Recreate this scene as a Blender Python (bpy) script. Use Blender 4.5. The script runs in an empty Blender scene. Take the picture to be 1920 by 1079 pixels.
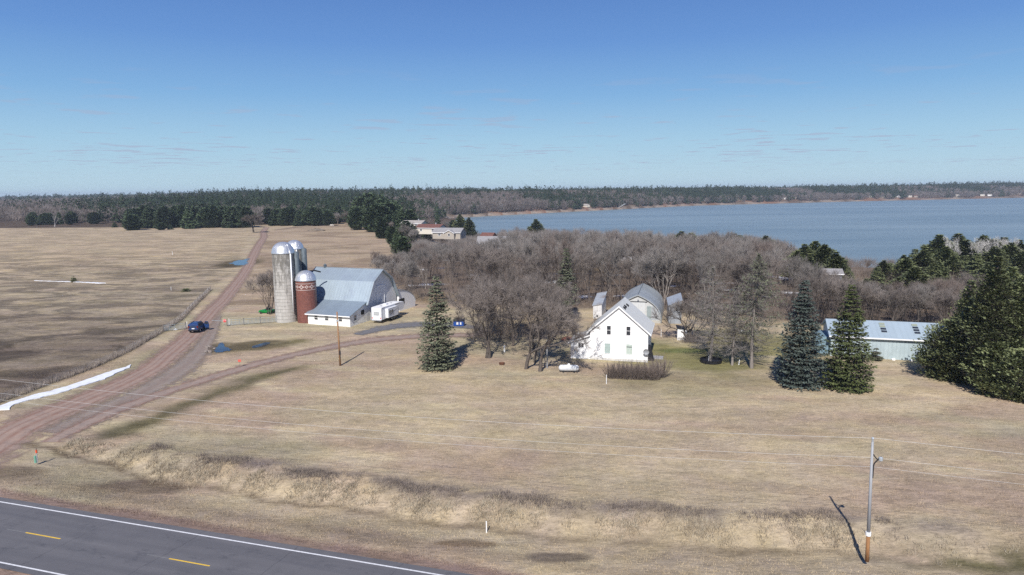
import bpy, math, random
import numpy as np
from mathutils import Vector, Matrix
R = math.radians
C = bpy.context.scene.collection
sc = bpy.context.scene
rnd = random.Random(7)
nr = np.random.RandomState(11)

# ------------------------------------------------------------------ camera
F, HZ, ROLL, H = 1280.0, 357.0, R(0.6), 28.8
PITCH = math.atan((539.5 - HZ) / F)
def at(x, y, z=0.0):
    "ground point (height z) seen at photo pixel x, y"
    u, v = x - 960, y - 539.5
    c, s = math.cos(ROLL), math.sin(ROLL)
    u, v = u * c - v * s, u * s + v * c
    fw = F * math.cos(PITCH) - v * math.sin(PITCH); dn = F * math.sin(PITCH) + v * math.cos(PITCH)
    t = (H - z) / dn
    return (u * t, fw * t)
def ypx(X, Y, Z):
    dn = H - Z
    zc = Y * math.cos(PITCH) + dn * math.sin(PITCH)
    v = (dn * math.cos(PITCH) - Y * math.sin(PITCH)) / zc * F; u = X / zc * F
    return 539.5 - u * math.sin(ROLL) + v * math.cos(ROLL)
def height_to(X, Y, z0, y):
    "height of a thing based at X, Y, z0 whose top is seen at row y"
    a, b = z0, z0 + 80
    for _ in range(40):
        m = (a + b) / 2
        if ypx(X, Y, m) > y: a = m
        else: b = m
    return a - z0
cam = bpy.data.cameras.new("camera"); co = bpy.data.objects.new("camera", cam); C.objects.link(co)
cam.sensor_width = 36; cam.lens = F / 1920 * 36; cam.clip_end = 30000; cam.clip_start = 0.5
co.matrix_world = Matrix.Translation((0, 0, H)) @ Matrix.Rotation(R(90) - PITCH, 4, 'X') @ Matrix.Rotation(-ROLL, 4, 'Z')
sc.camera = co

# ------------------------------------------------------------------ materials
class NT:
    def __init__(s, tree): s.t = tree
    def n(s, kind, **kw):
        nd = s.t.nodes.new(kind)
        for k, v in kw.items():
            if k.startswith('_'): setattr(nd, k[1:], v)
            else:
                k2 = int(k[1:]) if k[0] == 'i' and k[1:].isdigit() else k.replace('_', ' ')
                s.put(nd.inputs[k2], v)
        return nd
    def put(s, inp, v):
        if hasattr(v, 'bl_idname') and hasattr(v, 'outputs'): v = v.outputs[0]
        if isinstance(v, bpy.types.NodeSocket): s.t.links.new(v, inp)
        else:
            if isinstance(v, tuple) and len(v) == 3 and inp.type == 'RGBA': v = v + (1,)
            inp.default_value = v
    def math(s, op, a, b=0.0, c=None, clamp=False):
        nd = s.t.nodes.new('ShaderNodeMath'); nd.operation = op; nd.use_clamp = clamp
        s.put(nd.inputs[0], a); s.put(nd.inputs[1], b)
        if c is not None: s.put(nd.inputs[2], c)
        return nd.outputs[0]
    def mix(s, f, a, b, mode='MIX'):
        nd = s.t.nodes.new('ShaderNodeMix'); nd.data_type = 'RGBA'; nd.blend_type = mode
        s.put(nd.inputs[0], f); s.put(nd.inputs[6], a); s.put(nd.inputs[7], b)
        return nd.outputs[2]
    def ramp(s, f, lo, hi):
        nd = s.t.nodes.new('ShaderNodeMapRange'); s.put(nd.inputs[0], f)
        nd.inputs[1].default_value = lo; nd.inputs[2].default_value = hi
        nd.inputs[3].default_value = 0; nd.inputs[4].default_value = 1
        return nd.outputs[0]
    def noise(s, vec, scale, detail=4, rough=.55, dist=0):
        return s.n('ShaderNodeTexNoise', Vector=vec, Scale=scale, Detail=detail, Roughness=rough, Distortion=dist).outputs[0]
def newmat(name):
    m = bpy.data.materials.new(name); m.use_nodes = True
    nt = NT(m.node_tree); b = m.node_tree.nodes['Principled BSDF']
    return m, nt, b
def mat(name, col, rough=.8, var=.12, scale=3.0, metal=0.0, bump=0.0, objvar=0.0, spec=.3, stretch=None, dirt=None):
    m, nt, b = newmat(name)
    tc = nt.n('ShaderNodeTexCoord').outputs['Object']
    if stretch: tc = nt.n('ShaderNodeMapping', Vector=tc, Scale=stretch).outputs[0]
    f = nt.noise(tc, scale, 5)
    lo = tuple(c * (1 - var) for c in col); hi = tuple(min(1, c * (1 + var)) for c in col)
    c = nt.mix(nt.ramp(f, .3, .7), lo, hi)
    if dirt:
        d = nt.ramp(nt.noise(tc, scale * .35, 6, .7), .5, .72)
        c = nt.mix(d, c, dirt)
    if objvar:
        oi = nt.n('ShaderNodeObjectInfo').outputs['Random']
        v = nt.math('MULTIPLY_ADD', oi, 2 * objvar, 1 - objvar)
        hs = nt.n('ShaderNodeHueSaturation', Value=v, Color=c); hs.inputs['Hue'].default_value = .5
        c = hs.outputs[0]
    nt.put(b.inputs['Base Color'], c); b.inputs['Roughness'].default_value = rough
    b.inputs['Metallic'].default_value = metal; b.inputs['Specular IOR Level'].default_value = spec
    if bump:
        bp = nt.n('ShaderNodeBump', Strength=bump, Distance=.05, Height=f)
        nt.put(b.inputs['Normal'], bp)
    return m
def ribbed(name, col, period, axis, var=.1, rough=.45, metal=.3, dirt=None, depth=.03, dirtlo=.5, dirthi=.75):
    "sheet metal or boards with ribs across the given object axis, weathered by stains"
    m, nt, b = newmat(name)
    tc = nt.n('ShaderNodeTexCoord').outputs['Object']
    sp = nt.n('ShaderNodeSeparateXYZ', Vector=tc).outputs['XYZ'.index(axis)]
    ph = nt.math('FRACT', nt.math('DIVIDE', sp, period))
    rib = nt.math('LESS_THAN', ph, .16)
    f = nt.noise(tc, .8, 6, .65)
    pan = nt.n('ShaderNodeTexWhiteNoise', _noise_dimensions='1D', W=nt.math('FLOOR', nt.math('DIVIDE', sp, period * 3))).outputs[0]
    f2 = nt.math('ADD', nt.math('MULTIPLY', f, .75), nt.math('MULTIPLY', pan, .25))
    c = nt.mix(nt.ramp(f2, .3, .7), tuple(x * (1 - var) for x in col), tuple(min(1, x * (1 + var)) for x in col))
    if dirt: c = nt.mix(nt.ramp(nt.noise(tc, .35, 7, .75), dirtlo, dirthi), c, dirt)
    nt.put(b.inputs['Base Color'], c); b.inputs['Roughness'].default_value = rough; b.inputs['Metallic'].default_value = metal
    nt.put(b.inputs['Normal'], nt.n('ShaderNodeBump', Strength=.8, Distance=depth, Height=rib))
    return m
M = {}
M['white'] = mat('white_paint', (.86, .86, .85), .6, .05, 1.2, bump=.1)
M['housewhite'] = ribbed('white_siding', (.86, .86, .86), .2, 'Z', .03, .6, 0, (.70, .68, .64), .012, .66, .85)
M['trim'] = mat('trim_white', (.84, .84, .84), .6, .03)
M['shingle'] = mat('grey_shingle', (.60, .61, .585), .9, .10, 3.5, bump=.2, dirt=(.50, .50, .485))
M['lowshingle'] = mat('stained_shingle', (.30, .30, .30), .9, .25, 1.6, bump=.3, dirt=(.10, .10, .10))
M['barnroof'] = ribbed('galvanised_roof', (.36, .43, .475), .75, 'X', .08, .5, .35, (.30, .35, .42))
M['annexroof'] = ribbed('galvanised_annex_roof', (.28, .34, .39), .75, 'X', .08, .5, .35)
M['barnwall'] = ribbed('weathered_white_boards', (.66, .66, .66), .3, 'Y', .08, .8, 0, (.50, .50, .50), .006)
M['annexwall'] = mat('whitewashed_block', (.80, .80, .78), .8, .05, 2, bump=.2, dirt=(.62, .57, .50))
M['dark'] = mat('dark_interior', (.02, .022, .025), .5, .2)
M['glass'] = mat('dark_glass', (.035, .04, .05), .15, .2, spec=.6)
M['blind'] = mat('green_blind', (.36, .44, .42), .5, .1)
M['paleblind'] = mat('pale_green_blind', (.45, .52, .47), .5, .1)
M['dome'] = mat('bright_metal', (.72, .73, .74), .32, .1, 2, metal=.85)
M['galv'] = mat('galvanised_metal', (.48, .52, .55), .45, .12, 2, metal=.5)
M['chute'] = mat('chute_metal', (.10, .125, .145), .6, .2, 1.5)  # base colour darkened to carry the shade on the silo chutes
M['pipe'] = mat('white_pipe', (.80, .82, .85), .4, .05)
M['rubber'] = mat('rubber', (.02, .02, .02), .8, .1)
M['black'] = mat('black_plastic', (.018, .018, .022), .6, .1)
M['bluepaint'] = mat('dark_blue_car_paint', (.02, .05, .15), .3, .05, spec=.6)
M['dumpblue'] = mat('blue_steel', (.015, .07, .30), .5, .2, 2)
M['greenpaint'] = mat('green_implement', (.01, .22, .04), .5, .2, 3)
M['rvwhite'] = mat('trailer_skin', (.72, .73, .75), .4, .04)
M['rvgrey'] = mat('trailer_grey', (.30, .31, .33), .5, .05)
M['red'] = mat('red_sign', (.65, .06, .05), .5, .05)
M['orange'] = mat('orange_cap', (.70, .10, .04), .5, .05)
M['palegreen'] = mat('pale_green_plastic', (.16, .36, .27), .6, .1)
M['wood'] = mat('brown_pole', (.30, .17, .09), .9, .25, 4, stretch=(3, 3, .3))
M['greywood'] = mat('grey_pole', (.34, .35, .37), .85, .15, 4, stretch=(3, 3, .3))
M['post'] = mat('fence_post', (.17, .14, .115), .9, .2)
M['wire'] = mat('wire', (.55, .55, .54), .5, .05)
M['gate'] = mat('grey_gate', (.34, .40, .44), .5, .2, 2, metal=.3)
M['bark'] = mat('bark', (.10, .084, .074), .95, .25, 4, objvar=.25, stretch=(2, 2, .4))
M['twig'] = mat('twig', (.20, .172, .155), .95, .2, .5, objvar=.22)
M['greybark'] = mat('grey_bark', (.23, .205, .185), .95, .25, 4, objvar=.2, stretch=(2, 2, .4))
M['greytwig'] = mat('grey_twig', (.225, .205, .19), .95, .2, .5, objvar=.2)
M['birch'] = mat('birch_bark', (.52, .50, .47), .9, .15, 2, objvar=.1)
M['redtwig'] = mat('brush_twig', (.185, .150, .132), .95, .2, .5, objvar=.2)
def needle(name, col, tip): 
    m, nt, b = newmat(name)
    tc = nt.n('ShaderNodeTexCoord').outputs['Object']
    a = nt.ramp(nt.noise(tc, .55, 4, .6), .35, .65)
    b2 = nt.ramp(nt.noise(tc, 3.5, 2), .4, .65)
    c = nt.mix(nt.math('MULTIPLY', b2, .6), nt.mix(a, col, tip), tip)
    oi = nt.n('ShaderNodeObjectInfo').outputs['Random']
    c = nt.n('ShaderNodeHueSaturation', Value=nt.math('MULTIPLY_ADD', oi, .5, .75), Color=c).outputs[0]
    nt.put(b.inputs['Base Color'], c); b.inputs['Roughness'].default_value = .75; b.inputs['Specular IOR Level'].default_value = .25
    return m
M['bluespruce'] = needle('blue_spruce_needles', (.066, .088, .074), (.13, .162, .14))
M['spruce'] = needle('spruce_needles', (.046, .060, .022), (.105, .125, .045))
M['olivespruce'] = needle('olive_spruce_needles', (.075, .083, .052), (.155, .168, .108))
M['pine'] = needle('pine_needles', (.10, .122, .056), (.17, .19, .088))
M['darkpine'] = needle('dark_pine_needles', (.045, .070, .035), (.095, .13, .065))

# ------------------------------------------------------------------ objects
def link(name, me, mats, parent=None):
    o = bpy.data.objects.new(name, me); C.objects.link(o)
    if mats is not None:
        for m in (mats if isinstance(mats, (list, tuple)) else [mats]): me.materials.append(m)
    if parent: o.parent = parent
    return o
def tag(o, label=None, cat=None, group=None, kind=None):
    if label: o['label'] = label
    if cat: o['category'] = cat
    if group: o['group'] = group
    if kind: o['kind'] = kind
    return o
def thing(name, label, cat, loc, rz=0, group=None):
    o = bpy.data.objects.new(name, None); C.objects.link(o); o.empty_display_size = .3
    o.location = loc if len(loc) == 3 else (loc[0], loc[1], zg(*loc)); o.rotation_euler = (0, 0, rz)
    return tag(o, label, cat, group)
def dup(o, loc, rz, scale=1.0, label=None, group=None, parent=None):
    r = o.copy(); C.objects.link(r)
    r.location = loc; r.rotation_euler = (0, 0, rz); r.scale = (scale,) * 3 if not isinstance(scale, tuple) else scale
    if label: r['label'] = label
    if group: r['group'] = group
    for ch in o.children:
        c = ch.copy(); C.objects.link(c); c.parent = r
        for g in ch.children:
            d = g.copy(); C.objects.link(d); d.parent = c
    return r
class MB:
    def __init__(s): s.v = []; s.f = []; s.mi = []; s.cm = 0
    def add(s, vs, fs):
        o = len(s.v); s.v += [tuple(v) for v in vs]
        for f in fs: s.f.append(tuple(i + o for i in f)); s.mi.append(s.cm)
        return s
    def box(s, x0, x1, y0, y1, z0, z1):
        v = [(x, y, z) for z in (z0, z1) for y in (y0, y1) for x in (x0, x1)]
        return s.add(v, [(0, 2, 3, 1), (4, 5, 7, 6), (0, 1, 5, 4), (1, 3, 7, 5), (3, 2, 6, 7), (2, 0, 4, 6)])
    def prism(s, prof, a0, a1, axis='x'):
        "profile of (b, z) points pushed along axis"
        n = len(prof)
        f = (lambda a, b, z: (a, b, z)) if axis == 'x' else (lambda a, b, z: (b, a, z)) if axis == 'y' else (lambda a, b, z: (b, z, a))
        v = [f(a0, b, z) for b, z in prof] + [f(a1, b, z) for b, z in prof]
        fs = [(i, (i + 1) % n, (i + 1) % n + n, i + n) for i in range(n)] + [tuple(range(n - 1, -1, -1)), tuple(range(n, 2 * n))]
        return s.add(v, fs)
    def slab(s, prof, t, a0, a1, axis='x'):
        "open polyline of (b, z) given thickness t below it"
        low = [(b, z - t) for b, z in prof]
        return s.prism(prof + low[::-1], a0, a1, axis)
    def tube(s, p0, p1, r0, r1=None, n=6, cap=True):
        r1 = r0 if r1 is None else r1
        p0, p1 = Vector(p0), Vector(p1); d = (p1 - p0)
        if d.length < 1e-6: return s
        d.normalize(); a = d.orthogonal().normalized(); b = d.cross(a)
        v = []
        for p, r in ((p0, r0), (p1, r1)):
            for i in range(n):
                t = 2 * math.pi * i / n; v.append(p + a * (math.cos(t) * r) + b * (math.sin(t) * r))
        f = [(i, (i + 1) % n, (i + 1) % n + n, i + n) for i in range(n)]
        if cap: f += [tuple(range(n - 1, -1, -1)), tuple(range(n, 2 * n))]
        return s.add(v, f)
    def path(s, pts, r, n=6):
        for a, b in zip(pts, pts[1:]): s.tube(a, b, r, r, n)
        return s
    def lathe(s, prof, n=32, c=(0, 0), a0=0, a1=2 * math.pi):
        full = abs(a1 - a0 - 2 * math.pi) < 1e-6; m = n if full else n + 1
        v = []
        for r, z in prof:
            for i in range(m):
                t = a0 + (a1 - a0) * i / n; v.append((c[0] + r * math.cos(t), c[1] + r * math.sin(t), z))
        f = []
        for k in range(len(prof) - 1):
            for i in range(n):
                j = (i + 1) % m
                f.append((k * m + i, k * m + j, (k + 1) * m + j, (k + 1) * m + i))
        return s.add(v, f)
    def xf(s, fn, start=0):
        s.v[start:] = [tuple(fn(*p)) for p in s.v[start:]]; return s
    def build(s, name, mats, parent=None, smooth=False):
        me = bpy.data.meshes.new(name); me.from_pydata(s.v, [], s.f)
        o = link(name, me, mats, parent)
        if any(s.mi): me.polygons.foreach_set('material_index', s.mi)
        if smooth: me.polygons.foreach_set('use_smooth', [True] * len(me.polygons))
        me.update()
        return o
def npmesh(name, V, Fc, mats, parent=None, col=None, mi=None):
    "fast mesh from numpy: V (n,3), Fc (m,k)"
    V = np.asarray(V, np.float32).reshape(-1, 3); Fc = np.asarray(Fc, np.int32); k = Fc.shape[1]
    me = bpy.data.meshes.new(name)
    me.vertices.add(len(V)); me.vertices.foreach_set('co', V.ravel())
    me.loops.add(Fc.size); me.loops.foreach_set('vertex_index', Fc.ravel())
    me.polygons.add(len(Fc)); me.polygons.foreach_set('loop_start', np.arange(0, Fc.size, k, dtype=np.int32))
    me.polygons.foreach_set('loop_total', np.full(len(Fc), k, np.int32))
    if mi is not None: me.polygons.foreach_set('material_index', np.asarray(mi, np.int32))
    if col is not None:
        a = me.color_attributes.new('Col', 'FLOAT_COLOR', 'POINT')
        a.data.foreach_set('color', (col if col.shape[1] == 4 else np.concatenate([col, np.ones((len(col), 1))], 1)).astype(np.float32).ravel())
    me.update(calc_edges=True); me.validate()
    return link(name, me, mats, parent)

# ------------------------------------------------------------------ terrain
LAKE = -9.0
CA, SA = math.cos(R(17.1)), math.sin(R(17.1))
def road_sd(x, y): return (x + 48.8) * CA - (y - 61.3) * SA, (x + 48.8) * SA + (y - 61.3) * CA
def road_xy(s, d): return -48.8 + s * CA + d * SA, 61.3 - s * SA + d * CA
def sm(t): t = np.clip(t, 0, 1); return t * t * (3 - 2 * t)
NSX = [-90, -75, -60, -40, 0, 60, 110, 160, 200, 500, 1500, 4000]; NSY = [1000, 940, 700, 570, 480, 420, 375, 318, 312, 350, 400, 500]
FSX = [-90, -67, 36, 400, 884, 1526, 2600, 6000, 14000]; FSY = [960, 981, 1106, 1510, 1776, 2046, 2400, 3300, 5000]
def near_shore(x): return np.interp(x, NSX, NSY)
def far_shore(x): return np.interp(x, FSX, FSY)
def crest_x(y): return np.interp(y, [150, 180, 230, 300, 335, 389, 531, 600, 900], [-14, -36, -52, -52, -51, -68, -105, -118, -150])
def wob(x, y):
    return (np.sin(x * .21 + 1.3 * np.sin(y * .13)) * np.cos(y * .17 + .7 * np.sin(x * .11)) * .5 + np.sin(x * .057 + y * .083) * .5)
def ditch_c(s): return np.interp(s, [-40, 0, 6, 20, 45, 60, 75, 90, 140], [14, 11.5, 9.6, 9.1, 9.0, 10.4, 13, 14.6, 14.8]) + .35 * np.sin(s * .45) + .2 * np.sin(s * 1.3)
def height(x, y):
    x = np.asarray(x, float); y = np.asarray(y, float)
    s, d = road_sd(x, y)
    z = np.zeros_like(x + y)
    # roadside ditch and its bank
    dc = ditch_c(s); deep = np.interp(s, [-60, -10, 4, 50, 90, 150], [.1, .2, .9, .9, .7, .6])
    w = np.where(d < dc, 5.5, 2.6)
    z -= deep * np.exp(-((d - dc) / w) ** 2 * 1.6)
    bank = np.exp(-((d - dc - 4.2) / 1.7) ** 2); z += .4 * bank * np.interp(s, [0, 6, 80, 100], [0, 1, .7, .2])
    near = np.interp(y, [40, 60, 180, 260], [0, 1, 1, 0]) * (d > 2)
    z += .07 * wob(x * 2.1, y * 2.1) * near * np.clip((d - 2) / 4, 0, 1)
    # slope to the lake
    ns = near_shore(x); t = sm((y - 165) / np.maximum(ns - 165, 60) * 1.0)
    bx = sm((x - crest_x(y)) / 55)
    z -= 8.4 * t * bx
    mid = sm((y - 200) / 150) * (1 - bx)
    z += mid * (1.2 + 1.0 * np.sin(x * .013 + 1) * np.cos(y * .009))
    under = (x > -92) & (y > ns)
    z = np.where(under, LAKE - .8 - np.clip((y - ns) * .05, 0, 4), z)
    # far land
    r = np.hypot(x, y); az = np.degrees(np.arctan2(x, np.maximum(y, 1)))
    wz = np.interp(az, [-40, -30, -20, -10], [.25, .45, 1, 1])
    fs = far_shore(x)
    land = 17 * sm((r - 650) / 900) * wz + 6 * sm((r - 2200) / 1800)
    farland = LAKE + .8 + np.clip((y - fs) * .25, -3, 5) + 19 * sm((y - fs) / 260) * np.interp(az, [-5, 15, 30, 40], [.85, .8, .95, 1.25])
    k = sm((x + 150) / 70)
    z = np.where((r > 600) & (y > fs - 12), land * (1 - k) + farland * k, np.where((r > 600) & (x < -60), land * (1 - k) + z * k, z))
    return z
def zg(x, y): return float(height(np.array([x]), np.array([y]))[0])
def seg_dist(x, y, pts):
    "distance to a polyline"
    best = np.full(np.shape(x), 1e9)
    for (ax, ay), (bx, by) in zip(pts, pts[1:]):
        vx, vy = bx - ax, by - ay; L = vx * vx + vy * vy
        t = np.clip(((x - ax) * vx + (y - ay) * vy) / L, 0, 1)
        best = np.minimum(best, np.hypot(x - ax - t * vx, y - ay - t * vy))
    return best
A = lambda *p: [at(*q) for q in p]
swale = A((215, 815), (260, 795), (340, 760), (410, 735), (470, 712), (560, 690))
swale2 = A((380, 655), (440, 655), (500, 648), (560, 640))
FENCE = [(-74, 70), (-72.6, 88), (-71.6, 99), (-70.6, 110), (-70.8, 122), (-73.8, 141.6), (-76.5, 155), (-84, 180), (-91, 204)]
def axis_pts(lo, hi, fine0, fine1, step, g):
    a = list(np.arange(fine0, fine1 + 1e-6, step)); s = step
    while a[-1] < hi: s *= g; a.append(a[-1] + s)
    s = step; b = []
    p = fine0
    while p > lo: s *= g; p -= s; b.append(p)
    return np.array(b[::-1] + a)
gx = axis_pts(-9000, 9000, -78, 78, .5, 1.045); gy = axis_pts(-400, 9000, 44, 172, .5, 1.03)
X, Y = np.meshgrid(gx, gy); Z = height(X, Y)
def fbm(x, y, sc_, seed=0, oct=4):
    "cheap value noise for zone edges"
    out = np.zeros(np.shape(x)); amp = .5
    rs = np.random.RandomState(seed); tab = rs.rand(256, 256)
    for o in range(oct):
        u = x / sc_ * 2 ** o + 37.1 * o; v = y / sc_ * 2 ** o + 11.7 * o
        i = np.floor(u).astype(int); j = np.floor(v).astype(int); fu = sm(u - i); fv = sm(v - j)
        a = tab[i % 256, j % 256]; b = tab[(i + 1) % 256, j % 256]; c = tab[i % 256, (j + 1) % 256]; e = tab[(i + 1) % 256, (j + 1) % 256]
        out += amp * ((a * (1 - fu) + b * fu) * (1 - fv) + (c * (1 - fu) + e * fu) * fv); amp *= .5
    return out / (1 - .5 ** oct)
def zone_colour(X, Y):
    s, d = road_sd(X, Y)
    col = np.zeros(X.shape + (3,)); 
    def lay(c, w):
        nonlocal col
        w = np.clip(w, 0, 1)[..., None]; col = col * (1 - w) + np.array(c) * w
    U = X * CA - Y * SA; V = X * SA + Y * CA
    col[:] = (.40, .335, .235)
    lay((.36, .285, .212), sm((fbm(U, V * 2.4, 22, 1) - .45) * 5))
    lay((.325, .295, .205), sm((fbm(U, V * 2, 30, 2) - .52) * 6) * .8)
    lay((.46, .395, .27), sm((fbm(U, V * 3, 12, 3) - .58) * 7) * .7)
    # mown lighter strip lines across the meadow
    lay((.40, .345, .235), np.exp(-((V - 96 + 1.5 * np.sin(U * .05)) / 1.2) ** 2) * .5 * (U > -50))
    # yard near the house: greener
    yard = sm((1 - np.hypot((X - 32) / 30, (Y - 122) / 24)) * 2.5)
    lay((.215, .20, .10), yard * sm((fbm(X, Y * 1.5, 11, 4) - .35) * 3.5))
    lay((.12, .15, .055), sm((1 - np.hypot((X - 30.5) / 6, (Y - 119.5) / 2.2)) * 2) * .7)
    lay((.205, .19, .11), sm((1 - np.hypot((X - 27) / 20, (Y - 100) / 11)) * 1.5) * .55)
    # left field
    fx = np.interp(Y, [p[1] for p in FENCE] + [260, 340, 500], [p[0] for p in FENCE] + [-103, -133, -185])
    left = sm((fx - X) / 1.5) * (Y > 60)
    lf = fbm(X, Y * 2.5, 26, 5)
    lay((.345, .29, .215), left * .9)
    lay((.43, .35, .245), left * np.interp(Y, [200, 300], [0, 1]) * .8)
    lay((.165, .135, .11), left * np.interp(Y, [75, 90, 125, 175], [1, .95, .85, 0]) * np.clip(fbm(X, Y, 14, 44) * 2.8 - .5, 0, 1))
    lay((.12, .105, .06), np.exp(-(seg_dist(X, Y, FENCE) / 1.0) ** 2) * .55)
    # hillside behind the barn
    hill = sm((X - fx) / 8) * (Y > 175); lay((.35, .275, .20), hill * .8)
    lay((.21, .16, .115), hill * sm((fbm(X, Y * 1.6, 20, 8) - .5) * 6) * .7)
    # verge by the drive: greenish
    lay((.26, .245, .155), np.exp(-((seg_dist(X, Y, A((60, 800), (230, 705), (300, 660)))) / 3.2) ** 2) * .7)
    lay((.13, .115, .07), np.exp(-(seg_dist(X + 5 * (fbm(X, Y, 5, 71) - .5), Y + 5 * (fbm(X, Y, 5, 72) - .5), swale) / (1.4 + 1.2 * fbm(X, Y, 7, 31))) ** 2) * 1.0 * np.clip(fbm(X, Y, 3, 9) * 1.9, 0, 1))
    lay((.125, .11, .05), np.exp(-(seg_dist(X, Y, swale2) / 2.6) ** 2) * .9)
    for qx_, qy_, ra, rb in ((at(413, 653) + (4.5, 5.5)), (at(488, 647) + (6, 5)), (at(450, 497) + (9, 16))): lay((.12, .10, .065), sm((1.15 - np.hypot((X - qx_) / ra, (Y - qy_) / rb)) * 2.2) * np.clip(fbm(X, Y, 3, 51) * 1.8, 0, 1))
    lay((.17, .14, .105), sm((1 - np.hypot((X + 53) / 4.5, (Y - 68.5) / 2.2)) * 2.2) * .9); lay((.19, .15, .115), sm((1 - np.hypot((X + 38) / 9, (Y - 66) / 2.6)) * 2) * np.clip(fbm(X, Y, 4, 61) * 2 - .3, 0, 1))
    # roadside
    ns = np.clip(fbm(U, V, 5, 12) * 1.4, 0, 1)
    lay((.235, .175, .145), sm((1.9 + ns - d) / .8) * (d > -13))
    lay((.235, .19, .14), np.exp(-((d - 4.3) / 1.1) ** 2) * .6)
    lay((.38, .32, .235), fbm(U, V, 4, 41) * 1.3 * np.exp(-((d - ditch_c(s) - 1.6) / 1.1) ** 2) * np.interp(s, [2, 8, 95, 120], [0, .8, .8, .4]))
    bw = np.exp(-((d - ditch_c(s) - 4.3) / 1.5) ** 2) * np.interp(s, [2, 6, 60, 100], [0, 1, .85, .3])
    lay((.20, .17, .15), bw * sm((fbm(X, Y, 4, 13) - .42) * 6) * .9)
    lay((.085, .062, .045), np.clip(fbm(U, V, 3, 42) * 2.2 - .2, 0, 1) * np.exp(-((d - ditch_c(s)) / .5) ** 2) * np.interp(s, [-6, 0, 70, 85, 130], [.9, .8, .5, .3, .3]))  # dark line along the ditch bottom, its shadow put into the ground colour
    wet = np.exp(-((d - ditch_c(s) - .3) / 1.9) ** 2) * sm((s - 74) / 14)
    lay((.115, .105, .06), wet * 1.2 * sm((fbm(U, V * 2, 5, 14) - .34) * 5))
    lay((.12, .10, .085), sm((1 - np.hypot((X - 3.5) / 3.2, (Y - 51.2) / 1.3)) * 3) * .8)
    lay((.17, .125, .08), sm((1 - np.hypot((X + 4) / 3.2, (Y - 53.6) / 1.1)) * 3) * .8)
    # woodland floor
    wf = sm((Y - np.interp(X, [-60, -30, 0, 12, 40, 60, 90, 120], [190, 172, 165, 160, 156, 140, 128, 120])) / 10) * sm((X - crest_x(Y) - 4) / 10)
    lay((.155, .122, .098), wf * .95)
    lay((.26, .20, .12), wf * sm((fbm(X, Y, 30, 15) - .52) * 6) * .8)
    sn = sm((fbm(X, Y * 2, 13, 16) - .70) * 14) * wf * (Y > 178); lay((.78, .80, .84), sn)
    # far land, beaches, bluffs
    r = np.hypot(X, Y)
    far = sm((r - 640) / 40) * 1.0
    lay((.105, .08, .062), far * ((X > -90) | (Y > 600)))
    fs = far_shore(X); bl = (X > -95) & (Y > fs - 20) & (Y < fs + 75)
    lay((.24, .14, .10), bl * .8 * sm((fbm(X, Y, 70, 17) - .38) * 5))
    lay((.27, .23, .20), (X > -95) & (Y > fs - 14) & (Y < fs + 10))
    lf_ = (left * np.interp(Y, [60, 300, 500], [1, .6, .3]))[..., None]
    return np.clip(col * np.array([1.07, 1.035, .98]) * (1.13 - .15 * lf_), 0, .85)
def mottle(X, Y):
    fx = np.interp(Y, [p[1] for p in FENCE] + [260, 340, 500], [p[0] for p in FENCE] + [-103, -133, -185])
    left = sm((fx - X) / 2) * (Y > 60)
    m = .30 + left * np.interp(Y, [60, 150, 260, 330, 500], [.7, .65, .55, .25, .3])
    return np.clip(m, 0, 1)
COL = zone_colour(X, Y); COL = np.concatenate([COL, mottle(X, Y)[..., None]], -1)
ny, nx = X.shape
idx = np.arange(nx * ny).reshape(ny, nx)
quads = np.stack([idx[:-1, :-1], idx[:-1, 1:], idx[1:, 1:], idx[1:, :-1]], -1).reshape(-1, 4)
gm, nt, b = newmat('dry_grass_ground')
pos = nt.n('ShaderNodeNewGeometry').outputs['Position']
vcn = nt.n('ShaderNodeVertexColor', _layer_name='Col'); vc, va = vcn.outputs[0], vcn.outputs[1]
rot = nt.n('ShaderNodeMapping', Vector=pos, Rotation=(0, 0, R(17.1)), Scale=(.45, 1, 1)).outputs[0]
diag = nt.n('ShaderNodeMapping', Vector=pos, Rotation=(0, 0, R(-38)), Scale=(.35, 1.6, 1)).outputs[0]
wide = nt.n('ShaderNodeMapping', Vector=pos, Scale=(.5, 1, 1)).outputs[0]
mA = nt.ramp(nt.noise(wide, .11, 12, .72, .6), .44, .545); mB = nt.ramp(nt.noise(wide, .16, 10, .74, .5), .51, .62)
mC = nt.ramp(nt.noise(pos, .35, 8, .75, .5), .42, .62)
c = nt.mix(nt.math('MULTIPLY', nt.math('MULTIPLY', mA, va), .85), vc, nt.mix(1.0, vc, (.36, .365, .39), 'MULTIPLY'))
c = nt.mix(nt.math('MULTIPLY', nt.math('MULTIPLY', mB, va), .75), c, nt.mix(1.0, c, (1.42, 1.38, 1.22), 'MULTIPLY'))
c = nt.mix(nt.math('MULTIPLY', mC, nt.math('MULTIPLY_ADD', va, .35, .22)), c, nt.mix(1.0, c, (.66, .67, .70), 'MULTIPLY'))
mow = nt.noise(nt.n('ShaderNodeMapping', Vector=pos, Rotation=(0, 0, R(13)), Scale=(.025, 1.0, 1)).outputs[0], .55, 5, .65)
c = nt.mix(nt.math('MULTIPLY', nt.ramp(mow, .45, .62), .30), c, nt.mix(1.0, c, (.74, .73, .72), 'MULTIPLY'))
c = nt.mix(nt.math('MULTIPLY', nt.ramp(nt.noise(nt.n('ShaderNodeMapping', Vector=pos, Rotation=(0, 0, R(13)), Scale=(.03, 1.6, 1)).outputs[0], .4, 4, .6), .5, .66), .30), c, nt.mix(1.0, c, (1.28, 1.26, 1.18), 'MULTIPLY'))
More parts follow.
